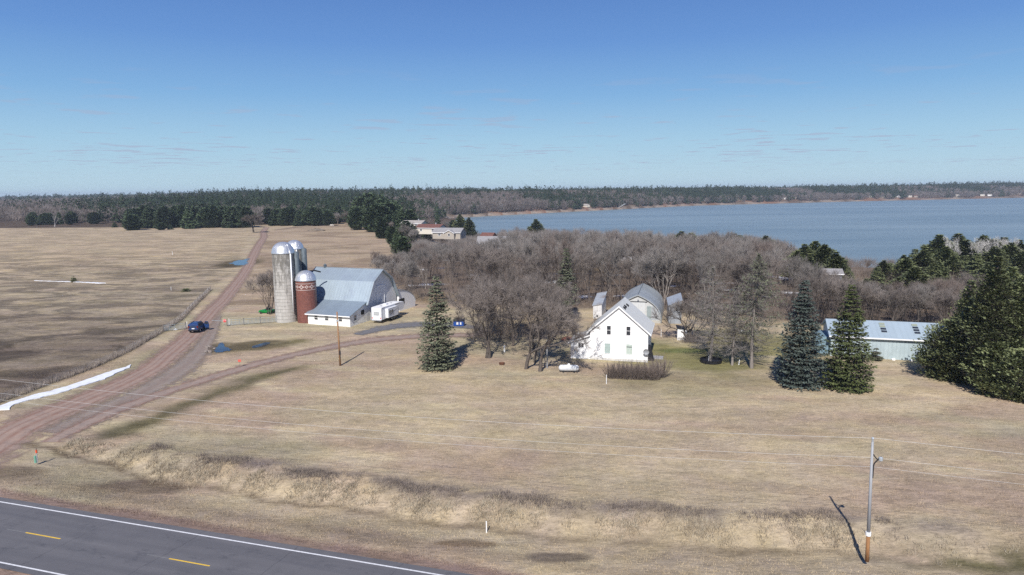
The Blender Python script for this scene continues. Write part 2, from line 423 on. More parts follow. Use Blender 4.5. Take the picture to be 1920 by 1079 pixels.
n1 = nt.noise(rot, 1.1, 7, .72, .8); n2 = nt.noise(pos, 3.2, 6, .78, .4); n4 = nt.noise(diag, 2.6, 6, .75, .5); n3 = nt.noise(rot, .09, 4, .6)
mul = nt.math('ADD', nt.math('MULTIPLY_ADD', nt.ramp(n1, .36, .64), .30, .58), nt.math('ADD', nt.math('MULTIPLY', nt.ramp(n2, .36, .64), .26), nt.math('MULTIPLY', nt.ramp(n4, .38, .62), .30)))
mulc = nt.n('ShaderNodeCombineColor', Red=mul, Green=nt.math('MULTIPLY', mul, nt.math('MULTIPLY_ADD', nt.ramp(n3, .3, .7), .05, .975)), Blue=nt.math('MULTIPLY', mul, nt.math('MULTIPLY_ADD', nt.ramp(nt.noise(pos, .25, 4), .3, .7), .14, .94)))
nt.put(b.inputs['Base Color'], nt.mix(1.0, c, mulc.outputs[0], 'MULTIPLY'))
b.inputs['Roughness'].default_value = 1; b.inputs['Specular IOR Level'].default_value = .05
hgt = nt.math('ADD', nt.math('MULTIPLY', n1, .5), nt.math('ADD', nt.math('MULTIPLY', n2, .3), nt.math('MULTIPLY', n4, .3)))
nt.put(b.inputs['Normal'], nt.n('ShaderNodeBump', Strength=.8, Distance=.3, Height=hgt))
g = npmesh('ground', np.stack([X, Y, Z], -1), quads, gm, col=COL.reshape(-1, 4)); g['kind'] = 'structure'
g.data.polygons.foreach_set('use_smooth', np.ones(len(g.data.polygons), bool))

# lake
lm, nt, b = newmat('lake_water')
pos = nt.n('ShaderNodeNewGeometry').outputs['Position']
nt.put(b.inputs['Base Color'], nt.mix(nt.ramp(nt.noise(nt.n('ShaderNodeMapping', Vector=pos, Scale=(.15, 1, 1)).outputs[0], .009, 9, .72), .42, .62), (.16, .225, .26), (.225, .295, .325)))
b.inputs['Roughness'].default_value = .4; b.inputs['IOR'].default_value = 1.33
w1 = nt.noise(nt.n('ShaderNodeMapping', Vector=pos, Rotation=(0, 0, R(20)), Scale=(.35, 1, 1)).outputs[0], .5, 6, .7)
nt.put(b.inputs['Normal'], nt.n('ShaderNodeBump', Strength=.8, Distance=1.1, Height=w1))
lk = MB(); xs = [-100, -60, 0, 60, 160, 500, 1500, 4000, 8900]
for a, c in zip(xs, xs[1:]): lk.add([(a, 290, LAKE), (c, 290, LAKE), (c, far_shore(c) + 60, LAKE), (a, far_shore(a) + 60, LAKE)], [(0, 1, 2, 3)])
lk.build('lake_water', lm)['kind'] = 'structure'

# ------------------------------------------------------------------ highway
def asphalt():
    m, nt, b = newmat('asphalt')
    pos = nt.n('ShaderNodeNewGeometry').outputs['Position']
    rp = nt.n('ShaderNodeMapping', Vector=pos, Rotation=(0, 0, R(17.1))).outputs[0]
    st = nt.n('ShaderNodeMapping', Vector=rp, Scale=(.05, 1, 1)).outputs[0]
    c = nt.mix(nt.ramp(nt.noise(st, .9, 5, .6), .3, .7), (.105, .102, .108), (.155, .148, .150))
    c = nt.mix(nt.math('MULTIPLY', nt.ramp(nt.noise(rp, .35, 5, .7), .5, .8), .5), c, (.06, .06, .068))
    c = nt.mix(nt.math('MULTIPLY', nt.ramp(nt.noise(pos, 9, 3, .8), .35, .7), .25), c, (.17, .165, .165))
    wp = nt.n('ShaderNodeTexWave', _wave_type='BANDS', _bands_direction='Y', Vector=rp, Scale=.17, Distortion=.6, Detail=2)
    c = nt.mix(nt.math('MULTIPLY', wp.outputs[1] if len(wp.outputs) > 1 else wp.outputs[0], .22), c, (.075, .074, .08))
    c = nt.mix(nt.math('MULTIPLY', nt.ramp(nt.noise(nt.n('ShaderNodeMapping', Vector=rp, Scale=(.5, 1, 1)).outputs[0], .8, 6, .7), .57, .66), .45), c, (.055, .056, .064))
    # thin tar seams across the lanes
    sx = nt.n('ShaderNodeSeparateXYZ', Vector=rp)
    q = nt.math('FRACT', nt.math('DIVIDE', nt.math('ADD', nt.math('ADD', sx.outputs[0], nt.math('MULTIPLY', sx.outputs[1], -.12)), nt.math('MULTIPLY', nt.noise(rp, .5, 3), 1.0)), 9.3))
    c = nt.mix(nt.math('MULTIPLY', nt.math('LESS_THAN', q, .009), .35), c, (.03, .03, .034))
    nt.put(b.inputs['Base Color'], c); b.inputs['Roughness'].default_value = .75
    nt.put(b.inputs['Normal'], nt.n('ShaderNodeBump', Strength=.3, Distance=.02, Height=nt.noise(pos, 14, 3, .8)))
    return m
def ribbon_sd(s0, s1, d0, d1, z, step=6):
    mb = MB(); ss = np.arange(s0, s1 + .01, step) if s1 - s0 > step else [s0, s1]
    for a, c in zip(ss, ss[1:]):
        mb.add([(*road_xy(a, d0), z), (*road_xy(c, d0), z), (*road_xy(c, d1), z), (*road_xy(a, d1), z)], [(0, 1, 2, 3)])
    return mb
Mas = asphalt()
hw = ribbon_sd(-260, 400, -8.6, .75, .055); 
sp = ribbon_sd(-260, 400, .75, 1.05, .05)
hw.build('highway', Mas)['kind'] = 'structure'
Mline = mat('road_white', (.70, .70, .70), .7, .18, 6); Myel = mat('road_yellow', (.72, .47, .06), .7, .15, 6); Mold = mat('worn_line', (.19, .19, .19), .8, .2, 5)
l = ribbon_sd(-260, 400, -.07, .08, .060); l2 = ribbon_sd(-260, 400, -8.03, -7.88, .060); l.v += l2.v; n0 = len(l.v) - len(l2.v); l.f += [tuple(i + n0 for i in f) for f in l2.f]; l.mi += l2.mi
l.build('road_marking', Mline)['kind'] = 'structure'
dd = MB()
for k in range(-16, 26):
    s0 = 8.2 + 15.24 * k
    dd.cm = 0; dd.add([(*road_xy(s0, -3.86), .060), (*road_xy(s0 + 3.9, -3.86), .060), (*road_xy(s0 + 3.9, -3.72), .060), (*road_xy(s0, -3.72), .060)], [(0, 1, 2, 3)])
    dd.cm = 1; dd.add([(*road_xy(s0 - 2.2, -3.82), .060), (*road_xy(s0 - .02, -3.82), .060), (*road_xy(s0 - .02, -3.74), .060), (*road_xy(s0 - 2.2, -3.74), .060)], [(0, 1, 2, 3)])
dd.build('centre_dashes', [Myel, Mold])['kind'] = 'structure'

# ------------------------------------------------------------------ dirt roads
def dirt_mat(name, base, rut, edge=.28, ruts=True, grass=.0):
    m, nt, b = newmat(name)
    uv = nt.n('ShaderNodeUVMap').outputs[0]; pos = nt.n('ShaderNodeNewGeometry').outputs['Position']
    su = nt.n('ShaderNodeSeparateXYZ', Vector=uv); u, v = su.outputs[0], su.outputs[1]
    st = nt.n('ShaderNodeMapping', Vector=uv, Scale=(4.5, .28, 1)).outputs[0]
    nz = nt.noise(pos, .5, 6, .7)
    c = nt.mix(nt.ramp(nt.noise(st, 1.6, 6, .7), .3, .7), tuple(x * .82 for x in base), tuple(x * 1.12 for x in base))
    c = nt.mix(nt.ramp(nz, .45, .68), c, tuple(x * k for x, k in zip(base, (.76, .82, .9))))
    c = nt.mix(nt.math('MULTIPLY', nt.ramp(nt.noise(pos, 1.4, 6, .75), .48, .62), .45), c, tuple(x * 1.22 for x in base))
    if ruts:
        uu = nt.math('ADD', u, nt.math('MULTIPLY', nt.math('SUBTRACT', nt.noise(nt.n('ShaderNodeMapping', Vector=uv, Scale=(0, .06, 1)).outputs[0], 1.0, 2), .5), .12))
        for cc, ww in ruts:
            dd_ = nt.math('ABSOLUTE', nt.math('SUBTRACT', uu, cc))
            k = nt.math('SUBTRACT', 1.0, nt.math('DIVIDE', dd_, ww), clamp=True)
            k = nt.math('MULTIPLY', k, nt.math('MULTIPLY_ADD', nt.ramp(nt.noise(st, 2.5, 4), .3, .7), .8, .35), clamp=True)
            c = nt.mix(k, c, rut)
    c = nt.mix(nt.math('MULTIPLY', nt.ramp(nt.noise(pos, 5, 4, .8), .4, .7), .3), c, tuple(x * .7 for x in base))
    nt.put(b.inputs['Base Color'], c); b.inputs['Roughness'].default_value = .95; b.inputs['Specular IOR Level'].default_value = .1
    nt.put(b.inputs['Normal'], nt.n('ShaderNodeBump', Strength=.6, Distance=.12, Height=nt.noise(st, 2.5, 5, .7)))
    e = nt.math('SUBTRACT', .5, nt.math('ABSOLUTE', nt.math('SUBTRACT', u, .5)))
    a = nt.ramp(nt.math('ADD', nt.math('DIVIDE', e, edge), nt.math('MULTIPLY', nt.math('SUBTRACT', nt.noise(pos, .8, 6, .75), .5), 1.6)), .35, .75)
    nt.put(b.inputs['Alpha'], a)
    return m
def ribbon(name, pts, z, m, n=12):
    "pts: (x, y, half width); smooth strip draped on the ground"
    P = np.array(pts, float); t = np.concatenate([[0], np.cumsum(np.hypot(np.diff(P[:, 0]), np.diff(P[:, 1])))])
    L = t[-1]; q = np.linspace(0, L, max(3, int(L / 1.5)))
    xs, ys, ws = (np.interp(q, t, P[:, i]) for i in range(3))
    ker = np.ones(9) / 9
    for _ in range(2):
        xs = np.convolve(np.pad(xs, 4, 'edge'), ker, 'valid'); ys = np.convolve(np.pad(ys, 4, 'edge'), ker, 'valid')
    dx, dy = np.gradient(xs), np.gradient(ys); ln = np.hypot(dx, dy) + 1e-9; nx_, ny_ = dy / ln, -dx / ln
    U = np.linspace(-1, 1, n + 1)
    VX = xs[:, None] + nx_[:, None] * ws[:, None] * U; VY = ys[:, None] + ny_[:, None] * ws[:, None] * U
    VZ = height(VX, VY) + z
    i = np.arange(VX.size).reshape(VX.shape); Q = np.stack([i[:-1, :-1], i[:-1, 1:], i[1:, 1:], i[1:, :-1]], -1).reshape(-1, 4)
    o = npmesh(name, np.stack([VX, VY, VZ], -1), Q, m); o['kind'] = 'structure'
    uv = o.data.uv_layers.new(name='UVMap'); li = np.empty(len(o.data.loops), np.int32); o.data.loops.foreach_get('vertex_index', li)
    uu = np.broadcast_to((U + 1) / 2, VX.shape).ravel()[li]; vv = np.broadcast_to(q[:, None], VX.shape).ravel()[li]
    uv.data.foreach_set('uv', np.stack([uu, vv], -1).astype(np.float32).ravel())
    return o
def mid(l, r, extra=1.0):
    (ax, ay), (bx, by) = at(*l), at(*r); return ((ax + bx) / 2, (ay + by) / 2, math.hypot(ax - bx, ay - by) / 2 + extra)
red = (.345, .25, .20); rut = (.30, .175, .13)
main = [(-53, 44, 8), (-56.5, 60, 7.5), (-62.5, 79, 6.8), (-60.8, 93, 6.2), (-59.2, 106, 5.2), (-61.5, 118, 4.8), (-64.5, 131, 4.6), (-68, 145, 4.4), (-71.5, 156, 4.3), (-79.5, 187, 3.9), (-98, 250, 3.6), (-128, 344, 3.6), (-152, 420, 3.6), (-176, 485, 3.6), (-200, 560, 3.2)]
ribbon('gravel_fan', [at(60, 828) + (5,), at(160, 785) + (6,), at(260, 742) + (5.2,), at(325, 705) + (5.6,), at(362, 675) + (4.6,), at(385, 645) + (3.6,), at(400, 615) + (2.6,), at(412, 590) + (1.2,)], .02, dirt_mat('fan_gravel', (.30, .245, .205), (.24, .18, .15), .5, [(.5, .12), (.25, .05), (.7, .05)]))
ribbon('dirt_road', main, .035, dirt_mat('red_dirt', red, (.25, .145, .11), .42, [(.33, .05), (.55, .05), (.44, .02), (.68, .03), (.27, .02)]))
drive = [at(60, 845) + (2.5,), at(200, 775) + (3.2,), at(330, 728) + (3.3,), at(440, 695) + (3.6,), at(540, 667) + (3.6,), at(640, 646) + (4.2,), at(740, 632) + (4.6,), at(830, 628) + (4.4,), at(900, 630) + (3.6,), at(935, 628) + (2.2,)]
ribbon('driveway', drive, .05, dirt_mat('drive_dirt', (.33, .25, .205), (.28, .17, .13), .5, [(.32, .09), (.68, .09)]))
apron = [at(650, 634) + (2.5,), at(700, 620) + (4,), at(760, 606) + (6,), at(820, 606) + (5.5,), at(880, 615) + (3.5,), at(930, 617) + (2,)]
ribbon('gravel_yard', apron, .065, dirt_mat('grey_gravel', (.19, .185, .19), (.16, .15, .15), .5, [(.5, .1)]))
ribbon('field_track', [at(512, 436) + (4,), at(560, 428) + (7,), at(640, 424) + (4,)], .05, dirt_mat('track_dirt', (.27, .20, .15), (.2, .14, .1), .6, [(.5, .1)]))

# puddles, snow, rocks
Mpud, nt, b = newmat('puddle_water'); b.inputs['Base Color'].default_value = (.03, .04, .05, 1); b.inputs['Roughness'].default_value = .08
nt.put(b.inputs['Normal'], nt.n('ShaderNodeBump', Strength=.3, Distance=.05, Height=nt.noise(nt.n('ShaderNodeNewGeometry').outputs['Position'], 1.5, 3)))
def sheet(name, px, z, m, rag=.25, seed=1, bulge=0):
    rr = random.Random(seed); P = [at(*p) for p in px]; out = []
    for (ax, ay), (bx, by) in zip(P, P[1:] + P[:1]):
        L = math.hypot(bx - ax, by - ay); n = max(2, int(L / .7))
        for i in range(n):
            t = i / n; out.append((ax + (bx - ax) * t + rr.uniform(-rag, rag), ay + (by - ay) * t + rr.uniform(-rag, rag)))
    import mathutils.geometry as mg
    tri = mg.tessellate_polygon([[Vector((x, y, 0)) for x, y in out]])
    mb = MB(); mb.add([(x, y, zg(x, y) + z) for x, y in out], tri)
    n = len(out); mb.add([(x, y, zg(x, y) + z) for x, y in out] + [(x, y, zg(x, y) - .1) for x, y in out], [(i, (i + 1) % n, (i + 1) % n + n, i + n) for i in range(n)])
    return mb.build(name, m)
sheet('puddle', [(401, 660), (403, 655), (408, 650), (411, 645), (416, 643), (421, 645), (422, 650), (427, 653), (433, 656), (431, 659), (423, 659), (416, 662), (407, 662)], .06, Mpud, .22, 1)['kind'] = 'structure'
sheet('puddle', [(470, 651), (482, 647), (498, 642), (506, 643), (498, 649), (478, 653)], .06, Mpud, .15, 2)['kind'] = 'structure'
sheet('pond', [(430, 499), (440, 494), (456, 492), (465, 490), (464, 497), (460, 501), (442, 501), (436, 498)], .08, Mpud, .9, 3)['kind'] = 'structure'
Msnow = mat('old_snow', (.80, .82, .85), .6, .06, 2, bump=.6, dirt=(.58, .55, .50))
tag(sheet('snow_drift', [(0, 763), (30, 752), (62, 742), (95, 734), (130, 724), (170, 710), (205, 698), (235, 689), (246, 684), (243, 690), (225, 698), (195, 712), (160, 723), (120, 736), (95, 742), (55, 752), (25, 760), (18, 770), (0, 770)], .12, Msnow, .14, 4), 'long thin drift of old snow beside the fence and the dirt road', 'snow', kind='stuff')
tag(sheet('snow_patch', [(64, 527.6), (100, 528.6), (130, 529.2), (176, 530.6), (201, 531.9), (190, 532.5), (172, 531.6), (120, 529.6), (90, 528.9), (64, 527.9)], .1, Msnow, .35, 5), 'narrow line of snow across the far brown field', 'snow', kind='stuff')
for i, (x, y, w, h) in enumerate([(1165, 555, 24, 2.2), (1190, 572, 9, 1.6), (1095, 557, 16, 3), (1262, 534, 7, 1.8), (770, 536, 6, 1.2), (1345, 508, 5, 1.5), (1545, 552, 5, 1.2), (960, 545, 7, 1.2)]):
    px = [(x + w * math.cos(t) * rnd.uniform(.7, 1.2), y + h * math.sin(t) * rnd.uniform(.7, 1.2)) for t in [k * math.pi / 4 for k in range(8)]]
    tag(sheet('snow_patch', px, .12, Msnow, .3, 20 + i), 'small patch of old snow left on the floor of the bare wood', 'snow', 'snow patches in the wood', 'stuff')
Mrock = mat('boulder', (.26, .22, .19), .9, .3, 3)
def rock(x, y, r, label, group=None):
    mb = MB(); rr = random.Random(int(x * 100 + y)); mb.lathe([(.01, -r * .2), (r * .95, 0), (r, r * .35), (r * .7, r * .75), (.01, r * .9)], 8)
    mb.xf(lambda a, b_, c: (a * rr.uniform(.75, 1.2), b_ * rr.uniform(.75, 1.2), c * rr.uniform(.8, 1.2)))
    o = mb.build('boulder', Mrock); o.location = (x, y, zg(x, y)); return tag(o, label, 'rock', group)
for i in range(11):
    x, y = at(rnd.uniform(386, 402), rnd.uniform(650, 662)); rock(x, y, rnd.uniform(.22, .42), 'tan boulder in the rock heap at the puddle edge', 'boulders beside the puddle')

# ------------------------------------------------------------------ tree makers
def frames(d):
    a = np.cross(d, np.array([0, 0, 1.0])); n = np.linalg.norm(a, axis=1, keepdims=True)
    a = np.where(n < 1e-4, np.array([[1.0, 0, 0]]), a / np.maximum(n, 1e-6)); b = np.cross(d, a)
    return a, b
def tubes(P0, P1, r0, r1, n=5):
    "many open tapered tubes at once -> V, quads"
    P0, P1 = np.asarray(P0), np.asarray(P1); r0 = np.asarray(r0)[:, None]; r1 = np.asarray(r1)[:, None]
    d = P1 - P0; d = d / np.maximum(np.linalg.norm(d, axis=1, keepdims=True), 1e-6); a, b = frames(d)
    V = []
    for P, r in ((P0, r0), (P1, r1)):
        for i in range(n):
            t = 2 * math.pi * i / n; V.append(P + (a * math.cos(t) + b * math.sin(t)) * r)
    V = np.stack(V, 1); m = len(P0); base = (np.arange(m) * 2 * n)[:, None, None]
    q = np.array([[i, (i + 1) % n, (i + 1) % n + n, i + n] for i in range(n)])[None]
    return V.reshape(-1, 3), (base + q).reshape(-1, 4)
def branching(rs, H_, spread, levels, kids, first=.3, ratio=.62, updraft=.25, r0=.22, lean=0, stems=1, twigs=3, jitter=.55):
    "segments of a bare tree: list per level of (P0, P1, r0, r1)"
    segs = []
    L0 = H_ * first
    P = np.zeros((stems, 3)); P[:, :2] = rs.uniform(-.25, .25, (stems, 2)) * (stems > 1)
    D = np.stack([rs.uniform(-.3, .3, stems) * (stems > 1) + lean, rs.uniform(-.3, .3, stems) * (stems > 1), np.ones(stems)], 1)
    D /= np.linalg.norm(D, axis=1, keepdims=True); Ln = np.full(stems, L0); Rr = np.full(stems, r0)
    for lv in range(levels):
        n = len(P); bends = 3 if lv < 3 else 2
        for k in range(bends):
            D2 = D + rs.normal(0, .13 + .03 * lv, (n, 3)); D2[:, 2] += .04; D2 /= np.linalg.norm(D2, axis=1, keepdims=True)
            Q = P + D2 * (Ln / bends)[:, None]; r2 = Rr * (1 - .12)
            segs.append((lv, P, Q, Rr, r2)); 
            if lv < levels - 1 and lv > 0:   # side shoots
                pick = rs.rand(n) < .6
                sd = D2[pick] + rs.normal(0, .8, (pick.sum(), 3)); sd /= np.linalg.norm(sd, axis=1, keepdims=True)
                e = Q[pick] + sd * (Ln[pick] * rs.uniform(.25, .6, pick.sum()))[:, None]
                segs.append((levels - 1, Q[pick], e, np.minimum(r2[pick] * .4, .05), r2[pick] * .15))
            P, D, Rr = Q, D2, r2
        if lv == levels - 1: break
        kn = kids[min(lv, len(kids) - 1)]
        P = np.repeat(P, kn, 0); Dp = np.repeat(D, kn, 0); Rr = np.repeat(Rr, kn) * rs.uniform(.5, .78, n * kn); Ln = np.repeat(Ln, kn) * ratio * rs.uniform(.7, 1.25, n * kn)
        if lv == 0: Ln = np.maximum(Ln, H_ * .2)
        az = np.tile(np.arange(kn) * 2 * math.pi / kn, n) + np.repeat(rs.uniform(0, 6.28, n), kn) + rs.uniform(-.5, .5, n * kn)
        a, b = frames(Dp); w = spread * rs.uniform(.5, 1.25, n * kn)
        D = Dp * np.cos(w)[:, None] + (a * np.cos(az)[:, None] + b * np.sin(az)[:, None]) * np.sin(w)[:, None]
        D[:, 2] += updraft * rs.uniform(.2, 1, len(D)); D /= np.linalg.norm(D, axis=1, keepdims=True)
    return segs, P, D
def blades(P, D, Lb, W, rs):
    "thin triangles from points P along D"
    n = len(P); s = np.cross(D, rs.normal(0, 1, (n, 3))); s /= np.maximum(np.linalg.norm(s, axis=1, keepdims=True), 1e-6)
    W = np.broadcast_to(W, n)[:, None]; Lb = np.broadcast_to(Lb, n)[:, None]
    V = np.stack([P - s * W, P + s * W, P + D * Lb], 1).reshape(-1, 3)
    return V, np.arange(3 * n).reshape(-1, 3)
def bare_tree(seed, H_, spread=.62, levels=6, kids=(4, 3, 3, 3, 3), r0=.2, lean=0, stems=1, twn=5, twl=.9, tww=.014, first=.28, updraft=.25, squash=1.0, ratio=.64):
    "returns trunk (V, F4) and crown (V, F3)"
    rs = np.random.RandomState(seed)
    segs, P, D = branching(rs, H_, spread, levels, kids, r0=r0, lean=lean, stems=stems, first=first, updraft=updraft, ratio=ratio)
    big = [s for s in segs if s[0] <= 2]; fine = [s for s in segs if s[0] > 2]
    cat = lambda L, i: np.concatenate([s[i] for s in L])
    TV, TF = tubes(cat(big, 1), cat(big, 2), cat(big, 3), cat(big, 4), 5)
    FV, FF = tubes(cat(fine, 1), cat(fine, 2), np.maximum(cat(fine, 3), .016), np.maximum(cat(fine, 4), .011), 3)
    FF = np.concatenate([FF[:, [0, 1, 2]], FF[:, [0, 2, 3]]])
    # twigs along the fine branches
    Ps = cat(fine, 1); Pe = cat(fine, 2); n = len(Ps) * twn // 2
    i = rs.randint(0, len(Ps), n); t = rs.rand(n)[:, None]; p = Ps[i] * (1 - t) + Pe[i] * t
    d = (Pe[i] - Ps[i]); d /= np.maximum(np.linalg.norm(d, axis=1, keepdims=True), 1e-6); d = d + rs.normal(0, .55, (n, 3)); d[:, 2] += .15; d /= np.linalg.norm(d, axis=1, keepdims=True)
    BV, BF = blades(p, d, rs.uniform(.5, 1.3, n) * twl, tww, rs)
    CV = np.concatenate([FV, BV]); CF = np.concatenate([FF, BF + len(FV)])
    zt = max(TV[:, 2].max(), CV[:, 2].max()); k = H_ / zt
    TV = TV * [k * squash, k * squash, k]; CV = CV * [k * squash, k * squash, k]
    TV[:, 2] -= .15
    return (TV, TF), (CV, CF)
def conifer(seed, H_, R_, dens=1.0, base=.04, shape='spruce', droop=.25, leaf=.42, gap=0.0):
    "needle-clad conifer: trunk + crown made of sprays along whorled branches"
    rs = np.random.RandomState(seed)
    nb = int(H_ * 22 * dens); zf = base + (1 - base) * rs.rand(nb) ** 1.15
    nl = int(H_ / .55); lv = np.round(zf * nl) / nl; zf = np.clip(zf * .45 + lv * .55, base, .985)
    if shape == 'spruce': prof = np.clip((1 - zf) / .62, .02, 1) ** .74 * np.clip(zf * 9 + .75, 0, 1) * (.84 + .16 * (1 - zf))
    elif shape == 'pine': prof = np.sin(np.clip(zf * .93 + .1, 0, 1) * math.pi) ** .7 * (1 - zf * .35)
    else: prof = np.sin(np.clip(zf * .86 + .14, 0, 1) * math.pi) ** .55
    lump = rs.uniform(.55, 1.2, 9 * 14); az = rs.rand(nb) * 2 * math.pi
    cell = (np.floor(az / 6.2832 * 9).astype(int) + 9 * np.floor(zf * 14).astype(int)) % len(lump)
    Lb = R_ * prof * rs.uniform(.78, 1.12, nb) * (1 - (.16 if shape == 'spruce' else .6) * (1 - lump[cell]))
    if gap: Lb *= np.where(rs.rand(len(lump))[cell] < gap, .35, 1)
    Lb = np.maximum(Lb, .25)
    P0 = np.stack([np.zeros(nb), np.zeros(nb), zf * H_], 1); out = np.stack([np.cos(az), np.sin(az), np.zeros(nb)], 1)
    BP0, BP1 = P0, P0 + out * Lb[:, None] + np.stack([np.zeros(nb), np.zeros(nb), -droop * Lb * .8], 1)
    TV, TF = tubes(np.array([[0, 0, -.2], [0, 0, H_ * .5]]), np.array([[0, 0, H_ * .5], [0, 0, H_ * .98]]), [H_ * .014 + .03, H_ * .008 + .02], [H_ * .008 + .02, .02], 7)
    bv, bf = tubes(BP0, BP1, np.full(nb, .035), np.full(nb, .012), 3); TF = np.concatenate([TF, bf + len(TV)]); TV = np.concatenate([TV, bv])
    # sprays
    k = np.maximum((Lb / .13).astype(int) + 2, 3); i = np.repeat(np.arange(nb), k); t = rs.rand(len(i)) ** .75
    if shape != 'spruce': t = rs.rand(len(i)) ** .5
    L = Lb[i]; side = np.stack([-np.sin(az[i]), np.cos(az[i]), np.zeros(len(i))], 1)
    sgn = np.where(rs.rand(len(i)) < .5, -1, 1.0)
    zc = -droop * L * t + (.22 if shape == 'spruce' else .35) * L * t ** 3
    wid = (1 - t) * .5 * L + .15
    off = rs.rand(len(i)) * wid
    P = P0[i] + out[i] * (L * t)[:, None] + side * (off * sgn)[:, None]; P[:, 2] += zc - off * .25
    if shape != 'spruce': P += rs.normal(0, .16, P.shape) * np.minimum(L, 2)[:, None] * .7
    D = out[i] * .75 + side * (sgn * rs.uniform(.2, 1, len(i)))[:, None] + rs.normal(0, .25, P.shape)
    D[:, 2] += (-.25 if shape == 'spruce' else .45); D /= np.linalg.norm(D, axis=1, keepdims=True)
    S = np.cross(D, np.array([0, 0, 1.0]) + rs.normal(0, .35, P.shape)); S /= np.maximum(np.linalg.norm(S, axis=1, keepdims=True), 1e-6)
    ll = (leaf * rs.uniform(.6, 1.3, len(i)))[:, None]; w = ll * .28
    V = np.stack([P - S * w * .5, P + D * ll * .45 - S * w * 1.1, P + D * ll, P + D * ll * .4 + S * w * 1.1], 1).reshape(-1, 3)
    Fq = np.arange(len(V)).reshape(-1, 4)
    return (TV, TF), (V, Fq)
def tree_thing(name, label, cat, geo, mt, mc, loc, rz=0, group=None, parts=('trunk', 'crown'), sink=.1):
    o = thing(name, label, cat, (loc[0], loc[1], (zg(loc[0], loc[1]) if len(loc) < 3 else loc[2]) - sink), rz, group)
    npmesh(parts[0], geo[0][0], geo[0][1], mt, o); npmesh(parts[1], geo[1][0], geo[1][1], mc, o)
    return o

# ---- single trees of the farmyard
def con(px, py, top, wpx, label, mc, shape='spruce', seed=1, dens=1.0, leaf=.42, name='spruce_tree', Z0=None, back=.35, gap=0, base=.04, group=None, droop=.25, mt='bark'):
    x, y = at(px, py, 0 if Z0 is None else Z0)
    w = wpx * math.hypot(y, 22) / F / 2
    L = math.hypot(x, y); x += x / L * w * back; y += y / L * w * back
    z0 = zg(x, y); h = height_to(x, y, z0, top)
    return tree_thing(name, label, 'tree', conifer(seed, h, w, dens, base, shape, droop, leaf, gap), M[mt], M[mc], (x, y), seed, group)
con(822, 694, 514, 78, 'tall olive green spruce alone on the lawn between the driveway and the bare yard trees', 'olivespruce', seed=3, dens=1.1)
con(1500, 727, 521, 92, 'tall blue spruce beside a darker green spruce on the lawn', 'bluespruce', seed=5, dens=2.0, leaf=.38)
con(1586, 732, 530, 92, 'dark green spruce beside the blue spruce in front of the grey metal shed', 'spruce', seed=6, dens=2.0, leaf=.38)
con(1642, 675, 652, 27, 'small round evergreen shrub against the wall of the grey metal shed', 'olivespruce', 'spruce', seed=8, dens=5, leaf=.22, name='evergreen_shrub', base=.02, back=-.3)
con(1062, 604, 463, 52, 'thin dark conifer rising among the bare trees left of the white farmhouse', 'olivespruce', seed=12, dens=1.2, gap=.3, base=.25)
con(1044, 612, 552, 72, 'low spreading grey green pine behind the bare yard trees', 'olivespruce', 'pine', seed=13, dens=1.0, gap=.2, base=.25, name='pine_tree')
con(138, 530, 519, 9, 'lone little evergreen in the far brown field by the line of snow', 'pine', 'round', seed=14, dens=3, leaf=.3, name='evergreen_shrub')
con(349, 547, 541.5, 20, 'low dark green juniper mound in the field beyond the fence', 'pine', 'round', seed=15, dens=8, leaf=.25, name='juniper_bush')
# big pines at the right edge
for i, (px, py, top, w, lab) in enumerate([
    (1772, 712, 600, 110, 'broad low pine at the near end of the pine group, its skirt touching the lawn'),
    (1812, 722, 560, 92, 'mid height pine in the dark group at the end of the grey shed'),
    (1850, 735, 478, 112, 'tallest broad pine of the dark group beside the grey shed'),
    (1910, 738, 492, 110, 'tall pine at the very right edge with a bare lower trunk'),
    (1860, 742, 640, 90, 'short bushy pine in the front skirt of the dark pine group'),
    (1908, 752, 655, 100, 'low bushy pine at the right corner of the pine group'),
    (1808, 690, 525, 80, 'pine standing behind the tallest one of the group by the shed'),
    (1882, 700, 500, 110, 'pine at the back of the dark group between two taller crowns')]):
    con(px, py, top, w, lab, 'pine', 'pine' if top < 600 else 'round', seed=30 + i, dens=2.3, leaf=.42, name='pine_tree', base=.05, gap=.12, group='big pines at the right edge')
